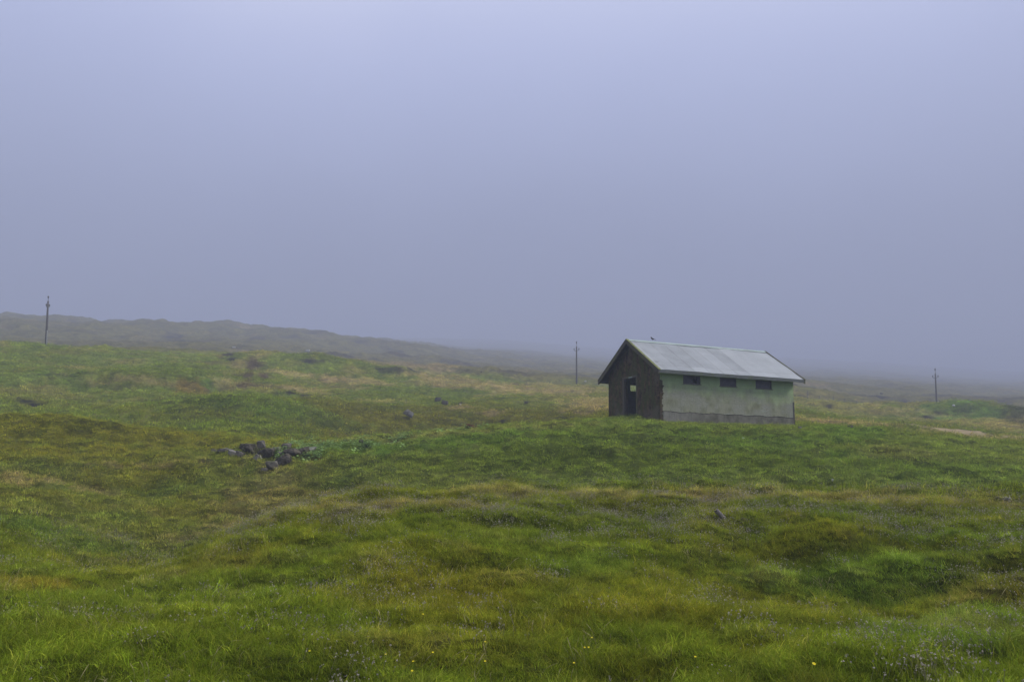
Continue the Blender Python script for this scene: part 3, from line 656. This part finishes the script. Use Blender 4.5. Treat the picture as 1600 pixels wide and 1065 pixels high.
# windows
for (a, b, c, d) in WIN:
    f = bmesh.new()
    box(f, a + .002, a + .05, .02, .09, c + .002, d - .002); box(f, b - .05, b - .002, .02, .09, c + .002, d - .002)
    box(f, a + .05, b - .05, .022, .088, c + .002, c + .04); box(f, a + .05, b - .05, .022, .088, d - .04, d - .002)
    wo = link_bm('window', f, M_frame, hut)
    f = bmesh.new(); box(f, a - .03, b + .03, -.035, .02, c - .045, c - .003, .004); link_bm('sill', f, M_pl, wo)
    f = bmesh.new()
    if a < 2:    # broken: glass only to the left of a jagged edge
        e = [(a + .05, c + .04), (b - .34, c + .04), (b - .40, c + .14), (b - .33, c + .25), (b - .22, d - .05), (b - .18, d - .04), (a + .05, d - .04)]
        vs = [f.verts.new((p, .055, q)) for p, q in e]; fr = f.faces.new(vs); ex = bmesh.ops.extrude_face_region(f, geom=[fr])
        for v_ in ex['geom']:
            if isinstance(v_, bmesh.types.BMVert): v_.co.y += .004
        e = [(b - .15, c + .04), (b - .05, c + .04), (b - .05, d - .04), (b - .11, d - .04)]
        vs = [f.verts.new((p, .055, q)) for p, q in e]; fr = f.faces.new(vs); ex = bmesh.ops.extrude_face_region(f, geom=[fr])
        for v_ in ex['geom']:
            if isinstance(v_, bmesh.types.BMVert): v_.co.y += .004
        link_bm('pane', f, M_glass, wo)['label'] = 'broken dark pane with a black gap'
    else:
        box(f, a + .05, b - .05, .055, .059, c + .04, d - .04); link_bm('pane', f, M_glass, wo)
for (a, b, c, d) in BW:
    f = bmesh.new()
    box(f, a + .002, a + .05, HW - .09, HW - .02, c + .002, d - .002); box(f, b - .05, b - .002, HW - .09, HW - .02, c + .002, d - .002)
    box(f, a + .05, b - .05, HW - .088, HW - .022, c + .002, c + .03); box(f, a + .05, b - .05, HW - .088, HW - .022, d - .03, d - .002)
    wo = link_bm('window', f, M_frame, hut)
    if a > 2: f = bmesh.new(); box(f, a + .05, b - .05, HW - .06, HW - .056, c + .03, d - .03); link_bm('pane', f, M_glass, wo)
# roof: corrugated sheets on both slopes
zr = h + rr
for side in (0, 1):
    bm = bmesh.new(); nu = 1000; rows = 7; prevr = None; u0, u1 = -ou + .03, HL + ou - .03
    rs = random.Random(3 + side); dents = [(rs.uniform(u0, u1), rs.uniform(0, 1), rs.uniform(-.012, .012)) for _ in range(26)]
    us_ = np.linspace(u0, u1, nu)
    for r_ in range(rows + 1):
        t = r_ / rows; vv = HW / 2 - (HW / 2 + ov) * t; zz = zr - sl * (HW / 2 + ov) * t + .03
        wob = .008 * np.sin(us_ * 1.3 + r_ * .9) + .005 * np.sin(us_ * 3.7 + r_ * 2)
        for (du_, dt_, da) in dents: wob = wob + da * np.exp(-((us_ - du_) / .3)**2 - ((t - dt_) / .2)**2)
        cz = zz + .009 * np.cos(us_ / .076 * 2 * np.pi) + wob
        if side: vv = HW - vv
        cur = [bm.verts.new((a_, vv, b_)) for a_, b_ in zip(us_, cz)]
        if prevr:
            for k in range(nu - 1): bm.faces.new((prevr[k], prevr[k + 1], cur[k + 1], cur[k]))
        prevr = cur
    o = link_bm('roof_sheet', bm, M_roof, hut, smooth=True)
# underside boarding, rafters, ridge cap, fascias, barge boards
def slope_box(bm, u0, u1, t0, t1, dz0, dz1, side, bev=0):
    """box lying on the roof slope; t = distance from the ridge measured horizontally"""
    vs = []
    for u_ in (u0, u1):
        for t in (t0, t1):
            for dz in (dz0, dz1):
                v_ = HW / 2 - t if side == 0 else HW / 2 + t; vs.append(bm.verts.new((u_, v_, zr - sl * t + dz)))
    for f in ((0, 1, 3, 2), (4, 6, 7, 5), (0, 4, 5, 1), (2, 3, 7, 6), (0, 2, 6, 4), (1, 5, 7, 3)): bm.faces.new([vs[k] for k in f])
SP = HW / 2 + ov
for side in (0, 1):
    bm = bmesh.new(); slope_box(bm, -ou + .05, HL + ou - .05, .03, SP - .03, -.03, .004, side); link_bm('roof_boarding', bm, M_dark, hut)
    bm = bmesh.new()
    for u_ in np.linspace(T + .3, HL - T - .3, 7): slope_box(bm, u_ - .03, u_ + .03, .05, HW / 2 - T - .05, -.15, -.033, side)
    link_bm('rafters', bm, M_dark, hut)
    for (a, b) in ((-ou - .02, -ou + .04), (HL + ou - .04, HL + ou + .02)):
        bm = bmesh.new(); slope_box(bm, a, b, .0, SP + .02, -.17, .035, side); link_bm('barge_board', bm, M_barge, hut)
        bm = bmesh.new(); slope_box(bm, a - .012, b + (.05 if a < 0 else .012), .0, SP + .05, .038, .066, side); link_bm('edge_capping', bm, M_moss if (side == 0 and a < 0) else M_barge, hut)
    bm = bmesh.new(); n = 60; z0 = zr - sl * SP
    y_ = -ov - .02 if side == 0 else HW + ov + .02; y2 = y_ + (.03 if side == 0 else -.03)
    prev = None
    for k in range(n + 1):
        u_ = -ou + .04 + (HL + 2 * ou - .08) * k / n; w1 = .006 * math.sin(k * .5 + side) + .006 * rr_.random()
        cur = [bm.verts.new(c_) for c_ in ((u_, y_, z0 - .13 + w1), (u_, y2, z0 - .13 + w1), (u_, y2, z0 + .018), (u_, y_, z0 + .018))]
        if prev:
            for q in range(4): bm.faces.new((prev[q], prev[(q + 1) % 4], cur[(q + 1) % 4], cur[q]))
        else: bm.faces.new(cur)
        prev = cur
    bm.faces.new(prev); link_bm('fascia', bm, M_fas, hut)
bm = bmesh.new()
for side in (0, 1): slope_box(bm, -ou + .06, HL + ou - .06, .0, .16, .044, .056, side)
link_bm('ridge_cap', bm, M_ridge, hut)

# ------------------------------------------------------------ bird on the ridge
M_bird = mat('dark_plumage', (.018, .018, .02), .6)
Bp = HM @ Vector((1.15, HW / 2, zr + .068))
bird = empty('bird', Bp, R(200)); tag(bird, 'small dark bird perched on the roof ridge of the hut', 'bird')
bm = bmesh.new(); tube(bm, [(-.15, 0, .075), (-.10, 0, .085), (-.05, 0, .095), (.0, 0, .11), (.04, 0, .135), (.062, 0, .165), (.078, 0, .18), (.094, 0, .18), (.102, 0, .178)], [.006, .014, .03, .040, .038, .027, .024, .018, .006], 12); link_bm('body', bm, M_bird, bird, True)
bm = bmesh.new(); tube(bm, [(.100, 0, .178), (.128, 0, .174)], [.006, .001], 6); link_bm('beak', bm, M_frame, bird)
bm = bmesh.new(); bmesh.ops.create_grid(bm, x_segments=1, y_segments=1, size=.5)
for v_ in bm.verts: v_.co = Vector((-.20 + .08 * (v_.co.x + .5), v_.co.y * (.035 - .012 * v_.co.x), .062 + .02 * (v_.co.x + .5)))
ex = bmesh.ops.extrude_face_region(bm, geom=bm.faces[:]); [setattr(v_.co, 'z', v_.co.z + .006) for v_ in ex['geom'] if isinstance(v_, bmesh.types.BMVert)]
link_bm('tail', bm, M_bird, bird)
for s in (-1, 1):
    bm = bmesh.new(); tube(bm, [(.0, s * .016, .085), (.005, s * .018, .04), (.0, s * .018, .002), (.022, s * .018, .0)], [.006, .003, .003, .002], 6); link_bm('leg', bm, M_frame, bird)

# ------------------------------------------------------------ utility poles
M_pole = wood_mat('weathered_pole', (.060, .055, .055), (.12, .11, .105), (.045, .05, .04), .5, s=(4, 4, .3))
M_iron = mat('dark_iron', (.03, .03, .035), .6, .3)
M_ins = mat('insulator_glaze', (.045, .04, .04), .4)
M_pale = mat('pale_lower_strip', (.30, .30, .31), .6)
def pole(px, d, top_y, lean, arm_rz, label, lower_strip=False, armz=.62, box_=False, by=605):
    p = on(px, d, by); r = empty('utility_pole', p, arm_rz); ht = z_at(px, top_y, d) - p.z; pin = .95 if not box_ else .7; Hh = ht - pin
    tag(r, label, 'pole', 'wooden poles across the moor')
    L_ = lambda z: Vector((math.cos(-arm_rz) * lean * z, math.sin(-arm_rz) * lean * z, z))
    bm = bmesh.new(); tube(bm, [L_(z) for z in (-.6, Hh * .3, Hh * .65, Hh)], [.155, .14, .125, .11], 12); link_bm('pole', bm, M_pole, r, True)
    t = L_(Hh)
    bm = bmesh.new(); tube(bm, [t, t + Vector((0, 0, pin * .62))], [.035, .03], 8); tube(bm, [t + Vector((0, 0, pin * z)) for z in (.6, .68, .74, .8, .88, 1.)], [.06, .11, .07, .11, .08, .03], 10); link_bm('top_insulator', bm, M_ins, r)
    a = L_(Hh - armz); bm = bmesh.new(); tube(bm, [a + Vector(q) for q in ((-.44, 0, .0), (-.30, 0, -.07), (0, 0, -.08), (.30, 0, -.0), (.42, 0, .05))], [.035] * 5, 8); cr_ = link_bm('crossarm', bm, M_iron, r)
    for s in (-1, 1):
        b0 = a + Vector((s * .43, 0, .0 if s < 0 else .05)); bm = bmesh.new(); tube(bm, [b0 + Vector((0, 0, z)) for z in (-.02, .08, .13, .19, .24, .30, .36)], [.03, .035, .095, .06, .09, .06, .02], 10); link_bm('insulator', bm, M_ins, cr_)
    if lower_strip:
        Rv = Matrix.Rotation(-arm_rz, 3, 'Z'); off = Rv @ Vector((.13, -.10, 0)); bm = bmesh.new(); tube(bm, [L_(z) + off for z in (-.3, Hh * .16, Hh * .33)], [.06] * 3, 8); link_bm('lower_strip', bm, M_pale, r)  # pale strip beside the lower part of the pole
    return r
pole(71.5, 122, 462, .004, R(95), 'leaning pole at the far left with a pale strip up its lower half', True, .75, True, 545)
pole(901, 138, 533, .003, R(8), 'pole just left of the hut with two upturned insulators')
pole(1464, 153, 575, -.004, R(-5), 'pole at the far right above the green mound', by=640)

# ------------------------------------------------------------ rocks
M_rock = mat('basalt', (.07, .065, .06), .9, 0, .2); g = NT(M_rock); a = g.noise(3, 7, rough=.65); b = g.noise(20, 6, rough=.7)
oi = g.n.new('ShaderNodeObjectInfo')
c = g.mix(g.rng(a, .3, .7), (.052, .047, .040), (.17, .157, .135)); c = g.mix(g.math('MULTIPLY', g.rng(b, .55, .7), .6), c, (.15, .14, .13))
nrm = g.n.new('ShaderNodeNewGeometry'); sn = g.n.new('ShaderNodeSeparateXYZ'); g.l.new(nrm.outputs['Normal'], sn.inputs[0])
mo = g.math('MULTIPLY', g.rng(sn.outputs['Z'], .35, .9), g.rng(g.noise(5, 6, g.map((1, 1, 1), (3, 3, 3))), .48, .62)); c = g.mix(g.math('MULTIPLY', mo, .8), c, (.07, .085, .022)); g.col(c); g.bump(g.math('ADD', b, g.math('MULTIPLY', a, 2.)), .8, .03)
M_rockp = mat('pale_rock', (.2, .2, .21), .85, 0, .25); g = NT(M_rockp); c = g.mix(g.rng(g.noise(4, 7, rough=.7), .3, .7), (.10, .095, .085), (.24, .23, .21)); g.col(c); g.bump(g.noise(14, 6), .6, .02)
M_brn = mat('brown_rock', (.1, .07, .05), .95, 0, .1); g = NT(M_brn); c = g.mix(g.rng(g.noise(5, 8, rough=.75), .3, .7), (.038, .034, .027), (.135, .122, .098)); c = g.mix(g.math('MULTIPLY', g.rng(g.noise(2.2, 5, g.map((1, 1, 1), (3, 1, 0))), .52, .65), .7), c, (.08, .085, .025)); g.col(c); g.bump(g.noise(12, 8, rough=.75), 1., .06)
M_white = mat('white_stone', (.55, .55, .55), .8)
M_lich = mat('lichened_stone', (.2, .2, .15), .9); g = NT(M_lich); c = g.mix(g.rng(g.noise(9, 6), .42, .55), (.22, .22, .03), (.17, .17, .16)); g.col(c)
def rock(pos, sx_, sy_, sz_, seed, m, label, rz=0, tilt=(0, 0), cuts=9, rough_=.06, sink=.3, group=None, cat='rock'):
    rs = random.Random(seed); bm = bmesh.new(); bmesh.ops.create_icosphere(bm, subdivisions=4, radius=1)
    pl = [(Vector((rs.gauss(0, 1), rs.gauss(0, 1), rs.gauss(0, .8))).normalized(), rs.uniform(.55, .85)) for _ in range(cuts)]
    if m is not M_brn: pl += [(Vector([sg * (k_ == q_) + rs.uniform(-.16, .16) for q_ in range(3)]).normalized(), rs.uniform(.5, .66)) for k_ in range(3) for sg in (-1, 1)]
    pl.append((Vector((rs.uniform(-.2, .2), rs.uniform(-.2, .2), 1)).normalized(), rs.uniform(.5, .75)))
    co = np.array([v_.co for v_ in bm.verts])
    for nv, dd in pl:
        nv = np.array(nv); k = co @ nv; co = co - np.maximum(k - dd, 0)[:, None] * nv * .96
    nz = fbm(co[:, 0] * 2 + seed, co[:, 1] * 2 + co[:, 2] * 1.7, .9, 4, .6)
    co = co * (1 + rough_ * 2.2 * nz)[:, None]
    co = co * np.array([sx_, sy_, sz_]) * .62
    for v_, q in zip(bm.verts, co): v_.co = q
    o = link_bm('rock', bm, m); o.location = Vector(pos) + Vector((0, 0, sz_ * .62 * (1 - sink) - .02)); o.rotation_euler = (tilt[0], tilt[1], rz)
    tag(o, label, cat, group); return o
GPIL = 'rocks of the ruined heap in the hollow'
# px, row of its foot, width px, height px, material, tilt, label
PILE = [
 (334, 706, 9, 5, M_rock, (0, .1), 'small mossy stone at the left end of the heap'),
 (349, 706, 20, 6, M_rock, (0, -.1), 'long low dark stone, second from the left end of the heap'),
 (363, 712, 15, 9, M_rockp, (.1, .2), 'crumbly pale stone left of the big brown boulder'),
 (375, 714, 15, 8, M_rock, (0, .3), 'dark wedge stone tucked under the big brown boulder'),
 (388, 710, 22, 17, M_brn, (0, .1), 'largest rounded brown boulder in the heap'),
 (408, 703, 13, 14, M_rock, (0, 0), 'dark square-cut stone standing right of the big brown boulder'),
 (397, 697, 12, 4, M_rock, (0, .1), 'thin dark stone along the top of the heap'),
 (400, 719, 7, 10, M_rockp, (0, .5), 'pale leaning slab in front of the heap beside dry grass'),
 (406, 720, 6, 9, M_rockp, (.1, -.4), 'second pale split slab below the square-cut stone'),
 (417, 713, 20, 12, M_brn, (0, -.1), 'pitted brown stone in the middle of the heap'),
 (429, 704, 20, 6, M_rock, (0, -.12), 'long flat stone bridging the middle of the heap'),
 (447, 700, 17, 7, M_rock, (0, -.1), 'dark humped stone at the top right of the heap'),
 (455, 712, 20, 11, M_brn, (0, .1), 'dark brown lump left of the flat grey slab'),
 (472, 712, 20, 12, M_brn, (0, -.2), 'pitted brown lump under the flat grey slab'),
 (483, 705, 22, 6, M_rockp, (.25, .03), 'flat grey slab at the right end of the heap'),
 (425, 735, 19, 15, M_rock, (.05, -.1), 'grey square block lowest in the heap'),
 (442, 728, 19, 15, M_brn, (0, -.5), 'jagged brown rock behind the lowest grey block'),
 (413, 736, 10, 6, M_rock, (0, .1), 'small dark stone left of the lowest grey block'),
 (437, 711, 10, 6, M_rockp, (0, .1), 'small pale stone beside the light green leaves'),
 (381, 698, 9, 4, M_rock, (0, .1), 'small dark cobble behind the big brown boulder'),
]
for k, (px, py, wpx, hpx, m, tl, lb) in enumerate(PILE):
    p = hit(px, py); d = p.length; s = d / FPX
    rock(p, wpx * s * 1.12, wpx * s * .85, hpx * s * 1.1, 100 + k, m, lb, rz=random.Random(k).uniform(-.4, .4), tilt=tl, cuts=10 if m is not M_brn else 6, rough_=.05 if m is not M_brn else .11, sink=.15, group=GPIL)
for k, (px, py, wpx, hpx, m, tl, lb) in enumerate([
 (639, 653, 19, 13, M_rockp, (.1, .55), 'pale grey slab leaning on the far slope'),
 (684, 629, 13, 9, M_rock, (0, 0), 'dark rounded boulder, left of a pair on the far slope'),
 (695, 633, 13, 9, M_rock, (0, .3), 'dark pointed boulder, right of a pair on the far slope'),
 (719, 633.5, 4, 3, M_white, (0, 0), 'small white stone by the dark peat cut'),
 (564, 693, 6, 7, M_brn, (0, 0), 'small brown stone on the shoulder of the hut mound'),
 (822, 630, 7, 4, M_rock, (0, 0), 'small dark rock midway along the tan slope'),
 (875, 792, 14, 7, M_rock, (0, .4), 'small grey rock sunk in the foreground knoll'),
 (1163, 814, 11, 7, M_rock, (0, .4), 'small black stone right of the leaning post'),
 (1570, 780, 20, 5, M_lich, (0, 0), 'yellow lichened stone low in the grass at the right edge'),
 (1250, 670, 6, 4, M_rockp, (0, 0), 'small grey stone just right of the hut corner'),
 (1329, 668, 8, 4, M_rock, (0, 0), 'small dark stone on the green bank right of the hut'),
 (1162, 685, 5, 2.5, M_white, (0, 0), 'white pebble in the grass below the hut windows'),
 (481, 549, 7, 3, M_white, (0, 0), 'white boulder at the foot of the misty hill'),
 (366, 544, 6, 3, M_white, (0, 0), 'pale boulder at the foot of the misty left hill'),
 (915, 597, 4, 3, M_white, (0, 0), 'white stone between the middle pole and the hut'),
 (1490, 636, 4, 3.5, M_white, (0, 0), 'white stone right of the far right pole'),
 (752, 582, 4, 2.5, M_rockp, (0, 0), 'pale stone on the misty slope behind the hollow'),
 (1302, 742, 0, 0, None, 0, ''),
 (1301, 751, 4, 4, M_white, (0, 0), 'small white stone right of the hut mound foot'),
 (1377, 616, 5, 3, M_rock, (0, 0), 'tiny dark rock on the misty slope right of the hut')]):
    if m is None: continue
    p = hit(px, py); s = p.length / FPX
    rock(p, wpx * s, wpx * s * .7, hpx * s, 300 + k, m, lb, tilt=tl, sink=.1, cuts=7)

# rusty sheet half over the brow, leaning post, fence, path
M_rust = mat('rusty_iron', (.10, .03, .02), .85, .1); g = NT(M_rust); g.col(g.mix(g.rng(g.noise(6, 6), .3, .7), (.045, .016, .012), (.15, .05, .032)))
p = hit(738, 669.5); s = p.length / FPX
rs_ = empty('rusty_sheet', p + Vector((0, 0, .02)), R(-8)); tag(rs_, 'rust-red metal sheet lying just behind the brow of the hut mound', 'metal sheet')
bm = bmesh.new(); prev = None
for k in range(40):
    x_ = (-11 + 22 * k / 39) * s; zt = (7 - 4.2 * k / 39) * s; cv = .012 * math.sin(k * 1.4)
    cur = [bm.verts.new((x_, cv, -.1)), bm.verts.new((x_, cv + .18, zt)), bm.verts.new((x_, cv + .19, zt)), bm.verts.new((x_, cv + .012, -.1))]
    if prev:
        for q in range(4): bm.faces.new((prev[q], prev[(q + 1) % 4], cur[(q + 1) % 4], cur[q]))
    else: bm.faces.new(cur)
    prev = cur
bm.faces.new(prev); link_bm('sheet', bm, M_rust, rs_)
bm = bmesh.new(); box(bm, -12 * s, -3 * s, -.03, .05, 0, 3.4 * s, .01); link_bm('edge_board', bm, M_dark, rs_)
p = hit(1131, 812); s = p.length / FPX
M_post = wood_mat('silvered_post', (.115, .105, .10), (.21, .195, .19), (.10, .09, .07), .5, s=(5, 5, .5))
pr = empty('wooden_post', p, 0); tag(pr, 'short silvered wooden post leaning left out of the foreground grass', 'post')
bm = bmesh.new(); tube(bm, [(.05 * 1.6, 0, -.06), (0, 0, .02), (-.065, .0, .09), (-.12, 0, .145), (-.128, 0, .15)], [.038, .038, .04, .040, .033], 14); link_bm('post', bm, M_post, pr, True)
bm = bmesh.new(); tube(bm, [(-.12, -.03, .152), (-.165, -.03, .135)], [.011, .009], 8); link_bm('bolt', bm, M_iron, pr)
fr = empty('wire_fence', on(1390, 132)); tag(fr, 'faint old fence of thin posts on the slope right of the hut', 'fence')
posts = []
for k, px in enumerate((1262, 1282, 1302, 1321, 1339, 1357, 1371, 1384, 1397, 1412, 1426, 1441)):
    q = on(px, 128 + 6 * k / 11); q -= fr.location; posts.append(q)
    rk = random.Random(k); bm = bmesh.new(); tube(bm, [q + Vector((0, 0, -.3)), q + Vector((rk.uniform(-.08, .08), 0, 1.05))], [.055, .045], 8); link_bm('post', bm, M_post, fr)
for hz in (.45, .9):
    bm = bmesh.new(); tube(bm, [q + Vector((0, 0, hz)) for q in posts], [.006] * len(posts), 5); link_bm('wire', bm, M_iron, fr)
M_path = mat('trodden_earth', (.3, .22, .14), .95, 0, .05); g = NT(M_path); a = g.noise(1.3, 8, rough=.7); c = g.mix(g.rng(a, .3, .7), (.19, .145, .08), (.34, .275, .165)); c = g.mix(g.rng(g.noise(.7, 7, g.map((1, 1, 1), (9, 9, 0)), .7), .55, .66), c, (.11, .11, .04)); g.col(c); g.bump(a, .5, .05)
def strip(name, pts, w0, label, kind, cat, m=M_path, n=260, seed=2):
    pts = [on(*q) for q in pts]; P2 = np.array([[q.x, q.y] for q in pts]); t = np.linspace(0, len(P2) - 1, n)
    X = np.interp(t, range(len(P2)), P2[:, 0]); Y = np.interp(t, range(len(P2)), P2[:, 1])
    for _ in range(12): X[1:-1] = (X[:-2] + 2 * X[1:-1] + X[2:]) / 4; Y[1:-1] = (Y[:-2] + 2 * Y[1:-1] + Y[2:]) / 4
    dx, dy = np.gradient(X), np.gradient(Y); l_ = np.hypot(dx, dy); nx, ny = -dy / l_, dx / l_
    bm = bmesh.new(); prev = None; M_ = 9; endf = np.minimum(1, np.minimum(np.arange(n), np.arange(n)[::-1]) / 14.)
    wl = w0 * (1 + .7 * fbm(X, Y, 1.5, 3, ox=seed)) * endf; wr = w0 * (1 + .7 * fbm(X, Y, 1.5, 3, ox=seed + 9)) * endf
    for k in range(n):
        ss = np.linspace(-wl[k] - .02, wr[k] + .02, M_); xx = X[k] + nx[k] * ss; yy = Y[k] + ny[k] * ss; zz = H(xx, yy) + .05
        zz[0] -= .11; zz[-1] -= .11
        cur = [bm.verts.new(q) for q in zip(xx, yy, zz)]
        if prev:
            for q in range(M_ - 1): bm.faces.new((prev[q], prev[q + 1], cur[q + 1], cur[q]))
        prev = cur
    o = link_bm(name, bm, m, smooth=True); return tag(o, label, cat, kind=kind)
strip('path', PTH, 2.3, 'bare straw-coloured earth path running right from behind the hut mound', 'structure', 'path')

# leafy weeds about the heap and along the brow
def leaves(rng, n, rad, sz):
    vs, fs, sh = [], [], []
    for b in range(n):
        r = rad * math.sqrt(rng.random()); a = rng.random() * 6.28; c = np.array([r * math.cos(a), r * math.sin(a), rng.uniform(.03, .16)]); la = rng.random() * 6.28; s = sz * rng.uniform(.5, 1.2); up = rng.uniform(-.2, .5)
        d_ = np.array([math.cos(la), math.sin(la), up]); e = np.array([-math.sin(la), math.cos(la), rng.uniform(-.3, .3)]); o = len(vs); col = np.array([1, 1, 1]) * rng.uniform(.6, 1.35)
        for t, w_ in ((0, .1), (.4, .5), (.75, .42), (1., .08)): vs += [c + d_ * s * t * 1.4 - e * s * w_ - np.array([0, 0, .3 * s * t * t]), c + d_ * s * t * 1.4 + e * s * w_ - np.array([0, 0, .3 * s * t * t])]; sh += [col] * 2
        for k in range(3): fs.append((o + 2 * k, o + 2 * k + 1, o + 2 * k + 3, o + 2 * k + 2))
    return np.array(vs), np.array(fs), np.array(sh)
wp = []
for (px, py, rx, ry, n) in ((440, 708, 10, 3, 60), (500, 700, 26, 7, 330), (470, 695, 30, 4, 120), (560, 692, 40, 3, 150), (640, 682, 60, 3, 150), (720, 672, 40, 2, 90), (490, 712, 20, 5, 110), (575, 699, 20, 3, 60)):
    c0 = hit(px, py); s = c0.length / FPX
    for _ in range(n // 2):
        x_ = c0.x + rg.normal(0, rx * s * .6); y_ = c0.y + rg.normal(0, ry * s * 6 * .6); wp.append((x_, y_, 0))
wp = np.array(wp); wp[:, 2] = H(wp[:, 0], wp[:, 1])
scat('leafy_weeds', [leaves(rg, 14, .16, .055) for _ in range(5)], wp, .7, 1.3, (.22, .33, .10), .3, 'pale green broad-leaved weeds beside the heap of rocks', 'weeds', leaf_mat('weed_leaf', .3))

# little yellow flowers, each its own thing
M_yel = mat('yellow_petal', (.75, .62, .02), .6); M_stem = mat('flower_stem', (.06, .11, .02), .7)
def flower():
    r = empty('yellow_flower'); bm = bmesh.new(); tube(bm, [(0, 0, -.03), (.006, 0, .08), (0, .004, .19)], [.0022, .002, .0016], 6); link_bm('stem', bm, M_stem, r)
    bm = bmesh.new()
    for k in range(5):
        a = k * 2 * math.pi / 5; d_ = Vector((math.cos(a), math.sin(a), .35)); e = Vector((-math.sin(a), math.cos(a), 0)); c0 = Vector((0, .004, .19))
        vs = [bm.verts.new(c0 + d_ * .002), bm.verts.new(c0 + d_ * .009 - e * .006), bm.verts.new(c0 + d_ * .014 - e * .003), bm.verts.new(c0 + d_ * .014 + e * .003), bm.verts.new(c0 + d_ * .009 + e * .006)]; bm.faces.new(vs)
    bm2 = bmesh.ops.create_icosphere(bm, subdivisions=1, radius=.0035)
    for v_ in bm2['verts']: v_.co += Vector((0, .004, .192))
    link_bm('petals', bm, M_yel, r); return r
FL = [(660, 967, 'highest in the cluster low in the middle'), (649, 1042, 'left of the bottom pair below the rust-brown tussock'), (1263, 1057, 'largest, by the bottom edge right of the middle'), (606, 1032, 'alone at the bottom left of the rust-brown tussock'), (675, 1031, 'beside the rust-brown tussock'), (760, 1014, 'at the right foot of the rust-brown tussock'), (923, 1006, 'topmost of the right-hand cluster'), (914, 1020, 'left of a tight pair in the right-hand cluster'), (918, 1019, 'right of a tight pair in the right-hand cluster'),
      (897, 1045, 'below the right-hand cluster'), (758, 1045, 'near the bottom edge in the middle'), (485, 1029, 'alone in the green grass at lower left'), (632, 948, 'farthest up the slope in the middle'), (1084, 1037, 'small, orange-tinged, near the bottom edge'), (24, 863, 'alone near the left edge of the grass'), (644, 1059, 'at the very bottom edge in the middle')]
f0 = flower()
for k, (px, py, lb) in enumerate(FL):
    if k == 0: r = f0
    else:
        r = f0.copy(); C.objects.link(r)
        for ch in f0.children: c_ = ch.copy(); c_.parent = r; C.objects.link(c_)
    p = hit(px, py + 9); r.location = p; r.rotation_euler = (rg.normal(.35, .1), rg.normal(0, .15), rg.uniform(0, 6)) if k else (.35, 0, 0); r.rotation_euler = (.4 + .1 * math.sin(k), .1 * math.cos(k * 3), 0)
    sc_ = .9 if 'largest' in lb else .62; r.scale = (sc_,) * 3
    tag(r, 'yellow flower ' + lb, 'flower', 'yellow flowers in the foreground grass')

# ------------------------------------------------------------ haze
zb = float(min(gz.min(), 0)) - 1.5; zt = max(float(gz.max()), 20) + 3
hz = mat('mist', (1, 1, 1)); hn = hz.node_tree.nodes; hn.remove(hn['Principled BSDF'])
pv = hn.new('ShaderNodeVolumePrincipled'); pv.inputs['Color'].default_value = (.485, .535, .735, 1); pv.inputs['Density'].default_value = 0.0023; pv.inputs['Anisotropy'].default_value = 0.0
hz.node_tree.links.new(pv.outputs[0], hn['Material Output'].inputs['Volume'])
bm = bmesh.new(); box(bm, -1960, 1960, -1960, 1960, zb, zt); hzo = link_bm('haze', bm, hz); tag(hzo, 'low grey-blue mist over the moor', 'haze', kind='stuff')
print('ground z', gz.min(), gz.max(), 'grass', sum(len(p) for p in P_))
